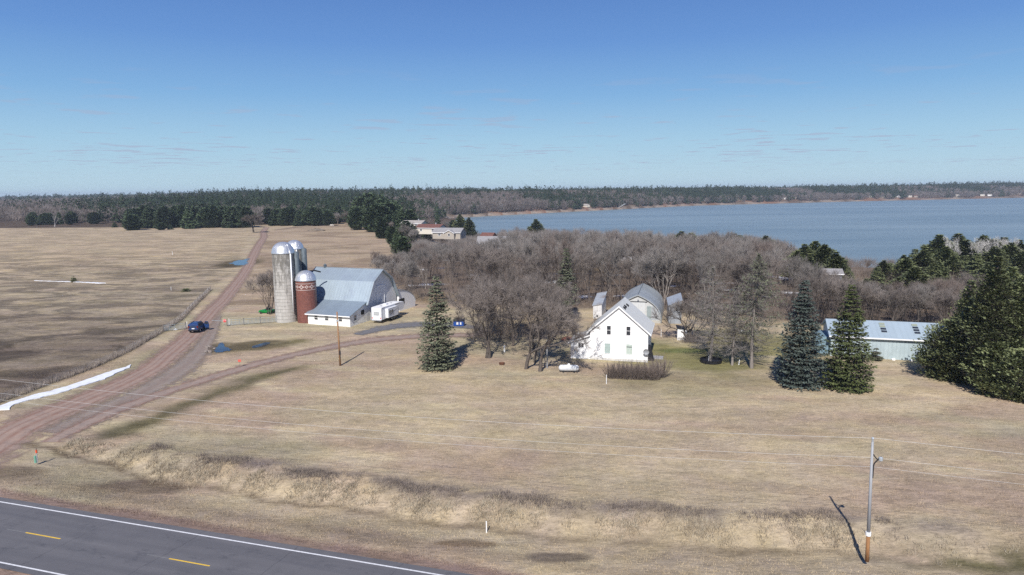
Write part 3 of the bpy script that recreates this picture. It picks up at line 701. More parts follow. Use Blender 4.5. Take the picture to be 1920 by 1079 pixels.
# ---- tamarack-like trees with needle-thin branches beside the spruces
def sparse(seed, H_, R_, green):
    rs = np.random.RandomState(seed); nb = int(H_ * 17); zf = .16 + .83 * rs.rand(nb); az = rs.rand(nb) * 6.283
    Lb = R_ * (np.sin(np.clip(zf * .9 + .12, 0, 1) * math.pi) ** .8) * rs.uniform(.6, 1.2, nb)
    curve = lambda z: np.stack([np.sin(z * .25) * .25, np.cos(z * .2) * .2, z], -1)
    zs = np.linspace(-.2, H_, 9); c = curve(zs); r = np.linspace(H_ * .016 + .04, .03, 9)
    TV, TF = tubes(c[:-1], c[1:], r[:-1], r[1:], 7)
    P0 = curve(zf * H_); out = np.stack([np.cos(az), np.sin(az), rs.uniform(-.25, .3, nb)], 1)
    P1 = P0 + out * Lb[:, None]; mid_ = (P0 + P1) / 2; mid_[:, 2] -= .12 * Lb
    bv, bf = tubes(np.concatenate([P0, mid_]), np.concatenate([mid_, P1]), np.concatenate([np.full(nb, .035), np.full(nb, .024)]), np.concatenate([np.full(nb, .024), np.full(nb, .008)]), 3)
    n = nb * 34; i = rs.randint(0, nb, n); t = rs.rand(n)[:, None] ** .8; p = P0[i] * (1 - t) + P1[i] * t; p[:, 2] -= (.24 * Lb[i] * (t * (1 - t))[:, 0])
    d = out[i] * .6 + rs.normal(0, .6, (n, 3)); d[:, 2] -= .15; d /= np.linalg.norm(d, axis=1, keepdims=True)
    BV, BF = blades(p, d, rs.uniform(.25, .95, n), .013, rs)
    bf3 = np.concatenate([bf[:, [0, 1, 2]], bf[:, [0, 2, 3]]])
    geo = (TV, TF), (np.concatenate([bv, BV]), np.concatenate([bf3, BF + len(bv)]))
    gr = None
    if green:
        m = int(n * .5 * green); k = rs.randint(0, n, m); k = k[(p[k][:, 2] > H_ * .3)]
        gv, gf = blades(p[k], rs.normal(0, 1, (len(k), 3)) * .5 + [0, 0, .3], .40, .075, rs); gr = (gv, gf)
    return geo, gr
for i, (px, py, top, wpx, green, lab) in enumerate([
    (1332, 682, 500, 90, .12, 'grey leafless conifer with a straight pale trunk rising from the dark round tank'),
    (1375, 685, 545, 52, 0, 'thinnest of the three leafless straight trees, between two thicker trunks'),
    (1411, 690, 476, 100, 1.0, 'tallest sparse conifer with thick pale trunk and thin dark needles near the blue spruce')]):
    x, y = at(px, py); h = height_to(x, y, zg(x, y), top); w = wpx * 110 / F / 1.75
    geo, gr = sparse(60 + i, h, w, green)
    o = tree_thing('sparse_tree', lab, 'tree', geo, M['greybark'], M['greytwig'], (x, y), i)
    if gr: npmesh('needles', gr[0], gr[1], M['olivespruce'], o)
# ---- bare trees of the yard
yard = [(915, 672, 500, 'bare yard tree nearest the lone spruce, forking low over the driveway end', dict(seed=71, H_=14, spread=.75, r0=.24, stems=2, kids=(3, 3, 3, 3, 3))),
        (986, 692, 505, 'bare yard tree with a dark curved trunk in the middle of the clump', dict(seed=72, H_=15, spread=.7, r0=.27, lean=-.1, kids=(4, 3, 3, 3, 3))),
        (1012, 697, 545, 'bare leaning tree whose trunk slants toward the farmhouse', dict(seed=73, H_=12, spread=.6, r0=.25, lean=.4, kids=(3, 3, 3, 3, 3))),
        (1002, 680, 498, 'slender upright bare tree behind the leaning one', dict(seed=74, H_=15, spread=.45, r0=.16, kids=(3, 3, 3, 3, 3))),
        (1000, 655, 520, 'bare tree close to the low wing of the farmhouse', dict(seed=75, H_=14, spread=.6, r0=.2, kids=(3, 3, 3, 3, 3))),
        (962, 650, 490, 'bare yard tree standing by the little white pump', dict(seed=76, H_=13, spread=.65, r0=.18)),
        (890, 642, 530, 'small bare tree at the end of the gravel drive', dict(seed=78, H_=9, spread=.6, r0=.14)),
        (940, 628, 512, 'bare tree behind the yard clump, closest to the dumpster side', dict(seed=85, H_=12, spread=.55, r0=.15, stems=2, kids=(3, 3, 3, 3, 3))),
        (1003, 632, 500, 'bare tree at the back of the yard clump between pump and low pine', dict(seed=86, H_=12, spread=.5, r0=.15, kids=(3, 3, 3, 3, 3))),
        (915, 605, 505, 'bare tree on the far side of the gravel drive behind the yard clump', dict(seed=87, H_=12, spread=.5, r0=.15, stems=2, kids=(3, 3, 3, 3, 3))),
        (1293, 640, 540, 'many stemmed bare tree leaning over the white privy', dict(seed=79, H_=10, spread=.8, r0=.17, stems=4, kids=(3, 3, 3, 3))),
        (506, 590, 497, 'wide bare bush on the grass left of the concrete silos', dict(seed=80, H_=9, spread=.55, r0=.09, stems=9, kids=(3, 3, 3, 3), first=.35)),
        (476, 441, 398, 'dark bare oak alone at the end of the dirt road', dict(seed=81, H_=14, spread=.8, r0=.4, kids=(4, 4, 3, 3), tww=.06, squash=1.1)),
        (103, 426, 403, 'pale dead tree in front of the far row of pines', dict(seed=82, H_=11, spread=.5, r0=.25, kids=(3, 3, 3), levels=4, twn=2, tww=.03))]
for px, py, top, lab, kw in yard:
    x, y = at(px, py); kw['H_'] = height_to(x, y, zg(x, y), top)
    kw.setdefault('levels', 6); kw.setdefault('tww', .012); kw.setdefault('twn', 13); kw.setdefault('first', .15)
    if kw['levels'] > len(kw.get('kids', (1,) * 5)) + 1: kw['levels'] = len(kw['kids']) + 1
    pale = 'pale' in lab
    tree_thing('bare_bush' if 'bush' in lab else 'bare_tree', lab, 'bush' if 'bush' in lab else 'tree', bare_tree(**kw), M['birch' if pale else 'bark'], M['birch' if pale else 'bark' if 'oak' in lab else 'twig'], (x, y))

def px_at(px, Yd): return (px - 960 - 4) / F * math.hypot(Yd, 20) * 1.0
# silhouette rows of the bare wood
SILX = [650, 700, 760, 800, 880, 930, 960, 1000, 1100, 1200, 1280, 1340, 1440, 1470, 1500, 1560, 1600, 1640, 1700, 1800, 1920]
SILY = [458, 458, 466, 454, 444, 432, 418, 418, 410, 416, 422, 419, 430, 452, 466, 498, 508, 516, 520, 500, 495]
def cap(x, y, z, h, slack=24):
    px = 960 + x / math.hypot(y, 22) * F
    return min(h, max(3.5, height_to(x, y, z, float(np.interp(px, SILX, SILY)) + rnd.uniform(0, slack))))
# ---- the bare wood between farm and lake: up to 300 separate trees, copies of ten kinds
proto = []
for k in range(12):
    hh = [14, 15, 14, 16, 14, 13, 16, 14, 16, 15, 14, 16][k]
    grey = k in (8, 9, 11)
    geo = bare_tree(100 + k, hh, spread=[.42, .36, .5, .4, .55, .42, .32, .48, .3, .36, .42, .26][k], levels=6, kids=[(4, 3, 3, 3, 3), (3, 3, 3, 3, 3), (3, 4, 3, 3, 3)][k % 3], r0=[.2, .16, .22, .24][k % 4], stems=[1, 1, 2, 1, 1, 3][k % 6], twn=9, twl=1.1, tww=.0135, first=[.13, .2, .1][k % 3], updraft=[.5, .7, .45][k % 3], ratio=.68, squash=[1.0, .85, 1.1, .8][k % 4])
    proto.append((hh, geo, 'greybark' if grey else 'bark', ['twig', 'redtwig', 'twig', 'greytwig'][k % 4] if not grey else 'greytwig'))
woodlabels = {'barn': 'bare tree of the wood on the slope behind the barn', 'mid': 'bare tree of the wood behind the farmhouse and its sheds',
              'lake': 'bare tree of the wood near the lakeshore', 'right': 'bare tree behind the grey metal shed and the spruces'}
def front(x): return np.interp(x, [-55, -40, -22, 0, 10, 18, 34, 45, 60, 90, 120, 160], [205, 184, 174, 166, 160, 164, 160, 150, 140, 132, 128, 120])
homes = [(-58, 428, 13), (-48, 418, 12), (-36, 398, 13), (-4, 352, 17), (-13, 385, 9), (50, 306, 17), (72, 302, 15), (6, 470, 8), (100, 300, 8)]
homes_px = []
protos_made = {}
pts = []
tries = 0
while len(pts) < 236 and tries < 90000:
    tries += 1
    y = 118 + 200 * rnd.random() ** 1.0; x = rnd.uniform(-60, 200)
    if not (front(x) < y < near_shore(x) - 4) or x < crest_x(y) + 3: continue
    if abs(math.degrees(math.atan2(x, y))) > 39: continue
    if any(math.hypot(x - a, y - b_) < c for a, b_, c in homes): continue
    if any(abs(x - a * y / b_) < c * .8 and b_ - 26 < y < b_ for a, b_, c in homes[:7]) : continue
    if (x / y > .47 and y > 158 or .40 < x / y < .5 and y > 188) and rnd.random() < .93: continue
    md = 4.7 + y * .008
    if any(math.hypot(x - a, y - b_) < md for a, b_ in pts): continue
    pts.append((x, y))
n_ = 0
while n_ < 30:
    y = rnd.uniform(126, 168); x = px_at(rnd.uniform(1530, 1790), y)
    if all(math.hypot(x - a, y - b_) > 4.2 for a, b_ in pts) and y > front(x) - 4: pts.append((x, y)); n_ += 1
for x, y in sorted(pts, key=lambda p: p[1]):
    k = rnd.randrange(12); zone = 'barn' if x < -8 else 'right' if (x > 52 and y < 235) else 'lake' if y > near_shore(x) - 90 else 'mid'
    if y > 230 and k in (0, 4): k = 8 if rnd.random() < .5 else k
    s_ = rnd.uniform(.78, 1.16) * (1.16 if y < 235 else 1.0) * (.9 if x < -8 else 1)
    if x > 150: s_ *= .9
    loc = (x, y, zg(x, y) - .1); grp = 'bare trees of the lakeside wood'; s_ = cap(x, y, loc[2], s_ * proto[k][0]) / proto[k][0]
    if k not in protos_made:
        hh, geo, mt, mc = proto[k]
        o = tree_thing('bare_tree', woodlabels[zone], 'tree', geo, M[mt], M[mc], loc, 0, grp, sink=0); o.scale = (s_,) * 3; protos_made[k] = o
    else: dup(protos_made[k], loc, rnd.uniform(0, 6.28), (s_ * rnd.uniform(.85, 1.1), s_ * rnd.uniform(.85, 1.1), s_), woodlabels[zone], grp)
mass = []
rs = np.random.RandomState(77)
while len(mass) < 330:
    y = rs.uniform(305, 545); x = rs.uniform(-80, 175)
    if not (y < near_shore(x) - 3) or x < crest_x(y) + 3 or any(math.hypot(x - a, y - b_) < c + 1 for a, b_, c in homes) or any(abs(x - a * y / b_) < c * .8 and b_ - 70 < y < b_ for a, b_, c in homes[:5]): continue
    if all(math.hypot(x - a, y - b_) > 5.5 for a, b_ in mass): mass.append((x, y))
MASS = np.array(mass)
# whitish birches at the right among the pines
bp = None
for i in range(12):
    x, y = at(rnd.uniform(1800, 1885), 520, 3); x += rnd.uniform(-5, 5); y = rnd.uniform(215, 250); x = x / at(1840, 520, 3)[1] * y
    if bp is None: bp = tree_thing('birch_tree', 'whitish bare birch standing between the lakeside pines', 'tree', bare_tree(140, 15, spread=.3, levels=5, kids=(3, 3, 3, 3), r0=.16, tww=.02, updraft=.5, squash=.8), M['birch'], M['birch'], (x, y), 0, 'pale birches among the pines')
    else: dup(bp, (x, y, zg(x, y)), rnd.uniform(0, 6), rnd.uniform(.85, 1.05))
# lakeside pines: a few kinds copied
pp = [tree_geo for tree_geo in [conifer(150 + k, 15, [4.2, 4.8, 3.6, 4.4][k], [1.4, 1.3, 1.5, 1.3][k], [.2, .25, .1, .3][k], ['pine', 'pine', 'spruce', 'pine'][k], .15, .6, .12) for k in range(4)]]
pm = {}
def pine_at(x, y, top=None, hgt_=None, k=None, label='pine in the belt along the near lakeshore', grp='lakeside pines', wide=1.0, name='pine_tree'):
    k = rnd.randrange(4) if k is None else k; z0 = zg(x, y); h = hgt_ if hgt_ else height_to(x, y, z0, top); s_ = h / 15
    if k not in pm:
        o = tree_thing(name, label, 'tree', pp[k], M['bark'], M['pine'], (x, y), rnd.uniform(0, 6), grp); o.scale = (s_ * wide, s_ * wide, s_); pm[k] = o
    else: o = dup(pm[k], (x, y, z0 - .1), rnd.uniform(0, 6.28), (s_ * wide, s_ * wide, s_), label, grp)
    return o
for px, Yd, top, k in [(1675, 205, 492, 2), (1700, 215, 478, 0), (1720, 222, 466, 2), (1742, 228, 468, 0), (1765, 235, 440, 1), (1800, 240, 438, 1), (1848, 250, 441, 3), (1885, 250, 445, 1), (1915, 245, 450, 0), (1690, 180, 520, 1), (1712, 185, 505, 0), (1740, 190, 500, 2), (1765, 192, 490, 3), (1792, 196, 480, 0), (1815, 200, 478, 2), (1836, 190, 474, 2), (1860, 180, 492, 0), (1900, 170, 500, 1), (1735, 170, 520, 0), (1925, 200, 470, 3), (1650, 195, 512, 1), (1950, 230, 455, 1), (1980, 210, 465, 0), (1890, 195, 488, 2), (1870, 225, 462, 3), (2000, 180, 480, 1),
                       (1512, 212, 458, 0), (1532, 218, 452, 1), (1550, 210, 458, 3), (1572, 200, 472, 0), (1596, 195, 500, 2), (1500, 205, 470, 1), (1522, 195, 480, 3), (1660, 160, 530, 0), (1630, 178, 522, 1), (1690, 160, 520, 3), (1720, 160, 500, 1), (1755, 165, 490, 2), (1778, 212, 462, 1), (1815, 228, 450, 0), (1868, 238, 448, 1), (1900, 228, 455, 3), (1652, 188, 500, 2), (1705, 198, 482, 3), (1735, 208, 470, 1), (1662, 200, 488, 0),
                       (1282, 300, 434, 0), (1300, 305, 437, 1), (1392, 300, 440, 2), (1440, 285, 442, 3), (1380, 290, 438, 1)]:
    x = px_at(px, Yd); lab = 'pine in the dark belt between the shed and the lake' if px > 1620 else 'pine in the small clump at the gap where the lake shows' if px > 1480 else 'pine top showing over the bare wood'
    pine_at(x, Yd, top, k=k, label=lab, grp='lakeside pines', wide=1.65)
pine_at(px_at(1010, 420), 420, 411, k=1, label='lone round pine top standing against the lake', wide=1.3)
pine_at(px_at(868, 520), 520, 402, k=1, label='dark pine by the left end of the lake', wide=1.2)
pine_at(px_at(885, 500), 500, 408, k=0, label='dark pine by the left end of the lake', wide=1.2)

# ---- rows of planted pines along the far edge of the field
fp = [conifer(170 + k, 14, [5.2, 4.6, 5.6][k], .55, .03, ['round', 'spruce', 'round'][k], .12, 1.1) for k in range(3)]
fm = {}
def far_pine(x, y, h, label, grp, wide=1.0):
    k = rnd.randrange(3); s_ = h / 14
    if k not in fm:
        o = tree_thing('pine_tree', label, 'tree', fp[k], M['bark'], M['darkpine'], (x, y), 0, grp); o.scale = (s_ * wide, s_ * wide, s_); fm[k] = o
    else: dup(fm[k], (x, y, zg(x, y) - .1), rnd.uniform(0, 6), (s_ * wide, s_ * wide, s_), label, grp)
rows = [(34, 422, 401, 5, 24, 'dark pine in the short row at the far left of the field'), (62, 424, 402, 1, 0, 'dark pine in the short row at the far left of the field'),
        (80, 423, 400, 4, 14, 'dark pine in the short row at the far left of the field'), (112, 424, 404, 1, 0, 'dark pine in the short row at the far left of the field'),
        (132, 420, 396, 4, 9, 'dark pine in the second clump along the far field edge'), (176, 421, 398, 2, 10, 'dark pine in the third small clump along the far field edge'), (201, 421, 400, 1, 0, 'dark pine in the third small clump along the far field edge')]
for px, py, top, n, step, lab in rows:
    for i in range(n):
        X0, Y0 = at(px + i * step * (1 if n > 1 else 0) / (1 if n < 3 else 1) * (.42 if n > 3 else .6), py); far_pine(X0, Y0 + rnd.uniform(-5, 25), height_to(X0, Y0, zg(X0, Y0), top + rnd.uniform(-2, 3)), lab, 'planted pines at the far field edge')
for i in range(58):
    px = 230 + i * 4.4; py = 427 + rnd.uniform(-5, 3); X0, Y0 = at(px, py)
    if not (455 < px < 490): far_pine(X0, Y0 + rnd.uniform(0, 22), height_to(X0, Y0, zg(X0, Y0), rnd.uniform(385, 397)), 'dark pine in the long planted row left of the dirt road end', 'planted pines at the far field edge', 1.05)
for px, py, top in [(249, 432, 403), (302, 432, 418), (320, 431, 421), (215, 427, 417)]:
    X0, Y0 = at(px, py); far_pine(X0, Y0, height_to(X0, Y0, zg(X0, Y0), top), 'low dark evergreen standing in front of the long planted row', 'planted pines at the far field edge', 1.6)
for i in range(30):
    px = 502 + i * 4.15; py = 423 + rnd.uniform(-4, 2); X0, Y0 = at(px, py); far_pine(X0, Y0 + rnd.uniform(0, 20), height_to(X0, Y0, zg(X0, Y0), rnd.uniform(388, 397)), 'dark pine in the planted block right of the dirt road end', 'planted pines at the far field edge', 1.1)
for i in range(38):
    px = rnd.uniform(668, 775); dd_ = rnd.uniform(500, 640) - (px - 668) * .9; X0 = px_at(px, dd_); top = 363 + rnd.uniform(0, 9) + max(0, (px - 735)) * .35 + max(0, (690 - px)) * .35 + (600 - dd_) * .14
    far_pine(X0, dd_, height_to(X0, dd_, zg(X0, dd_), top), 'tall dark pine in the big stand at the top of the hillside', 'tall pines on the hilltop', .95)
for px, py in [(700, 425), (715, 445), (735, 455), (745, 470), (728, 440), (755, 480), (690, 418), (762, 455), (775, 450), (800, 440), (820, 410), (850, 415)]:
    X0, Y0 = at(px, py); Y0 *= .93; X0 *= .93; far_pine(X0, Y0, rnd.uniform(9, 13), 'dark evergreen at the foot of the hillside by the far houses', 'evergreens near the far houses', .95)
# bare trees near the far houses and hill foot
for i in range(34):
    px = rnd.uniform(620, 880); yd = rnd.uniform(430, 660) if px < 690 else rnd.uniform(330, 640); x = px_at(px, yd)
    if px < 690 and yd < 600: yd = rnd.uniform(600, 680); x = px_at(px, yd)
    if x < crest_x(yd) - 2 and yd < 560: x = crest_x(yd) + rnd.uniform(0, 8)
    if any(math.hypot(x - a, yd - b_) < c for a, b_, c in homes) or any(abs(x - a * yd / b_) < c * .7 and b_ - 60 < yd < b_ for a, b_, c in homes[:3]): continue
    dup(protos_made[rnd.choice(sorted(protos_made))], (x, yd, zg(x, yd)), rnd.uniform(0, 6), rnd.uniform(.6, .95), 'bare tree on the slope between the hilltop pines and the far houses', 'bare trees by the far houses')

# ------------------------------------------------------------------ far forest (one mass each of conifers and bare trees)
def far_forest(name, P, Hh, Wd, kind, mats, label, seed):
    rs = np.random.RandomState(seed); n = len(P)
    Z0 = height(P[:, 0], P[:, 1])
    shade = rs.uniform(.65, 1.25, n)
    if kind == 'conifer':
        m = 46; t = rs.rand(n, m); az = rs.rand(n, m) * 6.283; rad = Wd[:, None] * (np.sin(np.clip(t * .8 + .2, 0, 1) * math.pi) ** .7 + .08) * (.55 + .5 * rs.rand(n, m))
        c = np.stack([P[:, 0, None] + np.cos(az) * rad, P[:, 1, None] + np.sin(az) * rad, Z0[:, None] + Hh[:, None] * (.12 + .88 * t)], -1)
        sz = (Wd[:, None] * .42 * (1.15 - t * .6))[..., None]
        tri = np.array([[-1, 0, -.35], [1, 0, -.35], [0, 0, .9]])[None, None]
        ro = az + rs.uniform(-.9, .9, (n, m)) + math.pi / 2; cs, sn_ = np.cos(ro)[..., None], np.sin(ro)[..., None]
        tv = tri * sz[..., None] * rs.uniform(.6, 1.3, (n, m, 3, 1)); tilt = rs.uniform(-.5, .5, (n, m, 3)) * sz
        V = np.stack([tv[..., 0] * cs + tilt * sn_, tv[..., 0] * sn_ - tilt * cs, tv[..., 2]], -1) + c[:, :, None]
        base = np.array([[.034, .050, .028]]) * shade[:, None]
    else:
        m = 60; t = rs.rand(n, m) ** .7; az = rs.rand(n, m) * 6.283; rad = Wd[:, None] * np.sin(np.clip(t * .75 + .2, 0, 1) * math.pi) ** .6 * rs.rand(n, m) ** .6 * (t > .2)
        c = np.stack([P[:, 0, None] + np.cos(az) * rad, P[:, 1, None] + np.sin(az) * rad, Z0[:, None] + Hh[:, None] * (t * .85)], -1)
        top = np.stack([np.cos(az) * .5, np.sin(az) * .5, np.ones_like(az)], -1) * (Hh[:, None] * rs.uniform(.12, .3, (n, m)))[..., None]
        w = (.10 + .13 * rs.rand(n, m))[..., None] * np.stack([np.ones_like(az), rs.uniform(-.5, .5, (n, m)), np.zeros_like(az)], -1) * (1 + .0006 * P[:, 1])[:, None, None]
        V = np.stack([c - w, c + w, c + top], 2)
        tint = rs.rand(n, 1); base = (np.array([[.145, .118, .108]]) * (1 - tint) + np.array([[.16, .145, .14]]) * tint) * shade[:, None]
    V = V.reshape(-1, 3); col = np.repeat(base, m * 3, 0) * rs.uniform(.8, 1.2, (len(V) // 3, 1)).repeat(3, 0)
    return npmesh(name, V, np.arange(len(V)).reshape(-1, 3), mats, col=col)
def _unused(): pass
def colmat(name):
    m, nt, b = newmat(name); nt.put(b.inputs['Base Color'], nt.n('ShaderNodeVertexColor', _layer_name='Col').outputs[0]); b.inputs['Roughness'].default_value = .9; b.inputs['Specular IOR Level'].default_value = .1
    return m
def forest_points(n, seed):
    rs = np.random.RandomState(seed); out = []
    az = np.radians(rs.uniform(-41, 41, n)); r = 560 * (4200 / 560) ** (rs.rand(n) ** 1.15)
    x, y = r * np.sin(az), r * np.cos(az)
    far = (y > far_shore(x) + 10) & (x > -90)
    # dense rows along the far shore
    xs_ = -88 + 2900 * rs.rand(n) ** 1.3; ys_ = far_shore(xs_) + 12 + 420 * rs.rand(n) ** 1.6
    edge = np.interp(x, [-800, -470, -440, -330, -285, -240, -190, -160, -115, -100, -70], [760, 705, 690, 650, 628, 610, 650, 645, 610, 585, 560])
    left = (x <= -90) & (y > edge)
    keep = far | left
    return np.concatenate([np.stack([x[keep], y[keep]], 1), np.stack([xs_, ys_], 1)[: n // 2]])
FPn = forest_points(19000, 3); 
rs = np.random.RandomState(5)
azs = np.degrees(np.arctan2(FPn[:, 0], FPn[:, 1])); dist = np.hypot(FPn[:, 0], FPn[:, 1])
clump = fbm(FPn[:, 0], FPn[:, 1] * .6, 130, 21); 
pc = np.interp(azs, [-40, -32, -29, -24, -16, -12, -6, 0, 8, 20, 36], [.03, .06, .16, .62, .78, .6, .5, .62, .7, .62, .55])
pc = np.clip(pc + (clump - .5) * 3.0 * np.interp(azs, [-34, -27], [.35, 1]), .02, .97); pc = np.where((azs < -28) & (dist > 2300), .7, pc); pc = np.where((azs < -22) & (dist > 1500) & (dist <= 2300), pc * .35, pc)
d_sh = FPn[:, 1] - far_shore(FPn[:, 0]); pc = np.where((FPn[:, 0] > -90) & (d_sh < 60), pc * .55, pc)
isc = rs.rand(len(FPn)) < pc
hs = np.where(isc, rs.uniform(13, 20, len(FPn)), rs.uniform(11, 16, len(FPn))); hs = hs + (rs.rand(len(FPn)) < .22) * isc * rs.uniform(2, 9, len(FPn))
wd = np.where(isc, rs.uniform(2.6, 4.2, len(FPn)), rs.uniform(3.2, 5, len(FPn))) * (1 + dist / 5500)
Mf1, Mf2 = colmat('far_needles'), colmat('far_twigs')
_k = np.ones(len(FPn), bool)
for i_, px_ in enumerate([1100, 1185, 1385, 1402, 1470, 1490, 1630, 1650, 1680, 1701, 1712, 1790, 1836, 1850, 1893, 1905]):
    a_ = (px_ - 960) / F; y_ = 900.0
    for _ in range(30): y_ = y_ * .5 + .5 * (float(far_shore(a_ * y_)) + 30)
    _k &= ~((np.abs(FPn[:, 0] / FPn[:, 1] - a_) * y_ < 9) & (FPn[:, 1] < y_ + 10) & (FPn[:, 1] > y_ - 80))
FPn, isc, hs, wd = FPn[_k], isc[_k], hs[_k], wd[_k]
c_ = isc; tag(far_forest('conifer_forest', FPn[c_], hs[c_], wd[c_], 'conifer', Mf1, '', 1), 'dark evergreen forest covering the distant land beyond the field and the lake', 'forest', kind='stuff')
c_ = ~isc; tag(far_forest('bare_forest', FPn[c_], hs[c_], wd[c_], 'bare', Mf2, '', 2), 'grey leafless forest covering the distant land beyond the field and the lake', 'forest', kind='stuff')
P = MASS; n = len(P); m = 520; rs = np.random.RandomState(78); t = rs.rand(n, m) ** .75; az = rs.rand(n, m) * 6.283
Hh = np.array([cap(x, y, zg(x, y), rs.uniform(11, 16), 18) for x, y in P]); Wd = rs.uniform(3.2, 4.8, n); rad = Wd[:, None] * np.sin(np.clip(t * .78 + .2, 0, 1) * math.pi) ** .6 * rs.rand(n, m) ** .5 * (t > .25)
c = np.stack([P[:, 0, None] + np.cos(az) * rad, P[:, 1, None] + np.sin(az) * rad, height(P[:, 0], P[:, 1])[:, None] + Hh[:, None] * t * .84], -1)
dv = np.stack([np.cos(az) * .5, np.sin(az) * .5, np.ones_like(az)], -1) + rs.normal(0, .3, (n, m, 3)); dv *= (rs.uniform(1.2, 2.6, (n, m)))[..., None]; dv[t < .3] *= 1.3
ww = np.where(t < .25, .14, .032)[..., None] * np.stack([np.ones_like(az), rs.uniform(-.6, .6, (n, m)), np.zeros_like(az)], -1)
V = np.stack([c - ww, c + ww, c + dv], 2).reshape(-1, 3); tint = rs.rand(n, 1); base = (np.array([[.20, .165, .15]]) * (1 - tint) + np.array([[.215, .20, .19]]) * tint) * rs.uniform(.75, 1.15, (n, 1))
tag(npmesh('bare_wood', V, np.arange(len(V)).reshape(-1, 3), colmat('wood_twigs'), col=np.repeat(base, m * 3, 0) * rs.uniform(.8, 1.2, (n * m, 1)).repeat(3, 0)), 'grey mass of bare trees filling the wood down to the near lakeshore', 'wood', kind='stuff')
# brush under the wood
def brush(name, P, h, n_each, col_, label, cat, seed, w=.02, spreadr=1.2, kind='stuff'):
    rs = np.random.RandomState(seed); n = len(P) * n_each; i = np.repeat(np.arange(len(P)), n_each)
    hh = (h * rs.uniform(.5, 1.3, len(P)))[i]; off = rs.normal(0, spreadr * .45, (n, 2)); xy = P[i] + off
    z = height(xy[:, 0], xy[:, 1]) - .03; p = np.stack([xy[:, 0], xy[:, 1], z + hh * rs.uniform(0, .5, n) * (h > 1.5)], 1)
    d = np.concatenate([off / spreadr * .5 + rs.normal(0, .3, (n, 2)), np.ones((n, 1))], 1); d /= np.linalg.norm(d, axis=1, keepdims=True)
    V, Fc = blades(p, d, hh * rs.uniform(.6, 1, n), w, rs)
    cc = np.array(col_)[rs.randint(0, len(col_), len(P))][i] * rs.uniform(.75, 1.25, (n, 1))
    return tag(npmesh(name, V, Fc, colmat(name + '_stems'), col=np.repeat(cc, 3, 0)), label, cat, kind=kind)
bpts = []
while len(bpts) < 4200:
    y = 125 + 260 * rnd.random() ** 1.1; x = rnd.uniform(-60, 190)
    if rnd.random() < .04: x, y = at(rnd.uniform(890, 1050), rnd.uniform(585, 640)); bpts.append((x, y)); continue
    if front(x) - 1 < y < near_shore(x) - 3 and x > crest_x(y) + 1 and not any(math.hypot(x - a, y - b_) < c * .75 for a, b_, c in homes): bpts.append((x, y))
brush('undergrowth', np.array(bpts), 2.1, 30, [(.20, .15, .125), (.17, .14, .12), (.23, .18, .14), (.16, .14, .125)], 'tangled brown brush under the trees of the bare wood', 'undergrowth', 9, .017, 2.2)
sp_ = []
while len(sp_) < 2100:
    y = 130 + 190 * rnd.random() ** 1.1; x = rnd.uniform(-58, 150)
    if front(x) - 2 < y < near_shore(x) - 3 and x > crest_x(y) + 2 and not any(math.hypot(x - a, y - b_) < c * .75 for a, b_, c in homes): sp_.append((x, y))
for _ in range(34): sp_.append(at(rnd.uniform(885, 1062), rnd.uniform(596, 672)))
brush('sapling_thicket', np.array(sp_), 5.2, 22, [(.18, .145, .125), (.15, .125, .112), (.21, .17, .14), (.17, .15, .14)], 'tall thin leafless saplings filling the gaps of the bare wood', 'saplings', 19, .021, 1.7)
# dry grass of the roadside bank, the ditch edge and the fence line
T = []; T2 = []; T3 = []
for i in range(9500):
    s_ = rnd.uniform(-8, 118); c = float(ditch_c(s_))
    if s_ > 76 and rnd.random() < .75: continue
    if rnd.random() < .42 + .35 * math.sin(s_ * .7 + 1.3 * math.sin(s_ * .31)) + .2 * math.sin(s_ * 2.3): T.append(road_xy(s_, c + rnd.gauss(1.9, .8)))
for i in range(4000):
    s_ = rnd.uniform(3, 80); 
    if rnd.random() < .5 + .5 * math.sin(s_ * .55) + .2 * math.sin(s_ * 1.7): T2.append(road_xy(s_, float(ditch_c(s_)) + rnd.gauss(4.2, .7)))
brush('tall_dry_grass', np.array(T), .52, 8, [(.40, .345, .255), (.34, .285, .205), (.28, .23, .17), (.44, .39, .30)], 'tall straw coloured grass standing on the bank of the roadside ditch', 'grass', 10, .018, .3)
brush('dead_weeds', np.array(T2), .5, 9, [(.19, .16, .14), (.235, .195, .17), (.30, .25, .2), (.15, .125, .11)], 'grey brown dead weeds along the top of the ditch bank', 'weeds', 11, .014, .3)
for (ax, ay), (bx, by) in zip(FENCE, FENCE[1:]):
    L = math.hypot(bx - ax, by - ay)
    for i in range(int(L * 9)):
        t = rnd.random(); T3.append((ax + (bx - ax) * t + rnd.gauss(0, .2), ay + (by - ay) * t + rnd.gauss(0, .15)))
brush('fence_weeds', np.array(T3), 1.35, 9, [(.33, .28, .25), (.37, .31, .26), (.28, .24, .215), (.41, .35, .29)], 'brown dead weeds grown up through the wire field fence', 'weeds', 12, .014, .22)
T4 = []
while len(T4) < 42000:
    s_ = rnd.uniform(-45, 125); d_ = 1.6 + 62 * rnd.random() ** 1.5; T4.append(road_xy(s_, d_))
T4 = np.array(T4); cz = zone_colour(T4[:, 0], T4[:, 1])
dr = np.minimum(seg_dist(T4[:, 0], T4[:, 1], [(p[0], p[1]) for p in main[:9]]), seg_dist(T4[:, 0], T4[:, 1], [(p[0], p[1]) for p in drive])); ok_ = dr > 6.5
ok_ &= ~((road_sd(T4[:, 0], T4[:, 1])[0] > 74) & (np.abs(road_sd(T4[:, 0], T4[:, 1])[1] - 15) < 3.2) & (rnd.random() < 2))
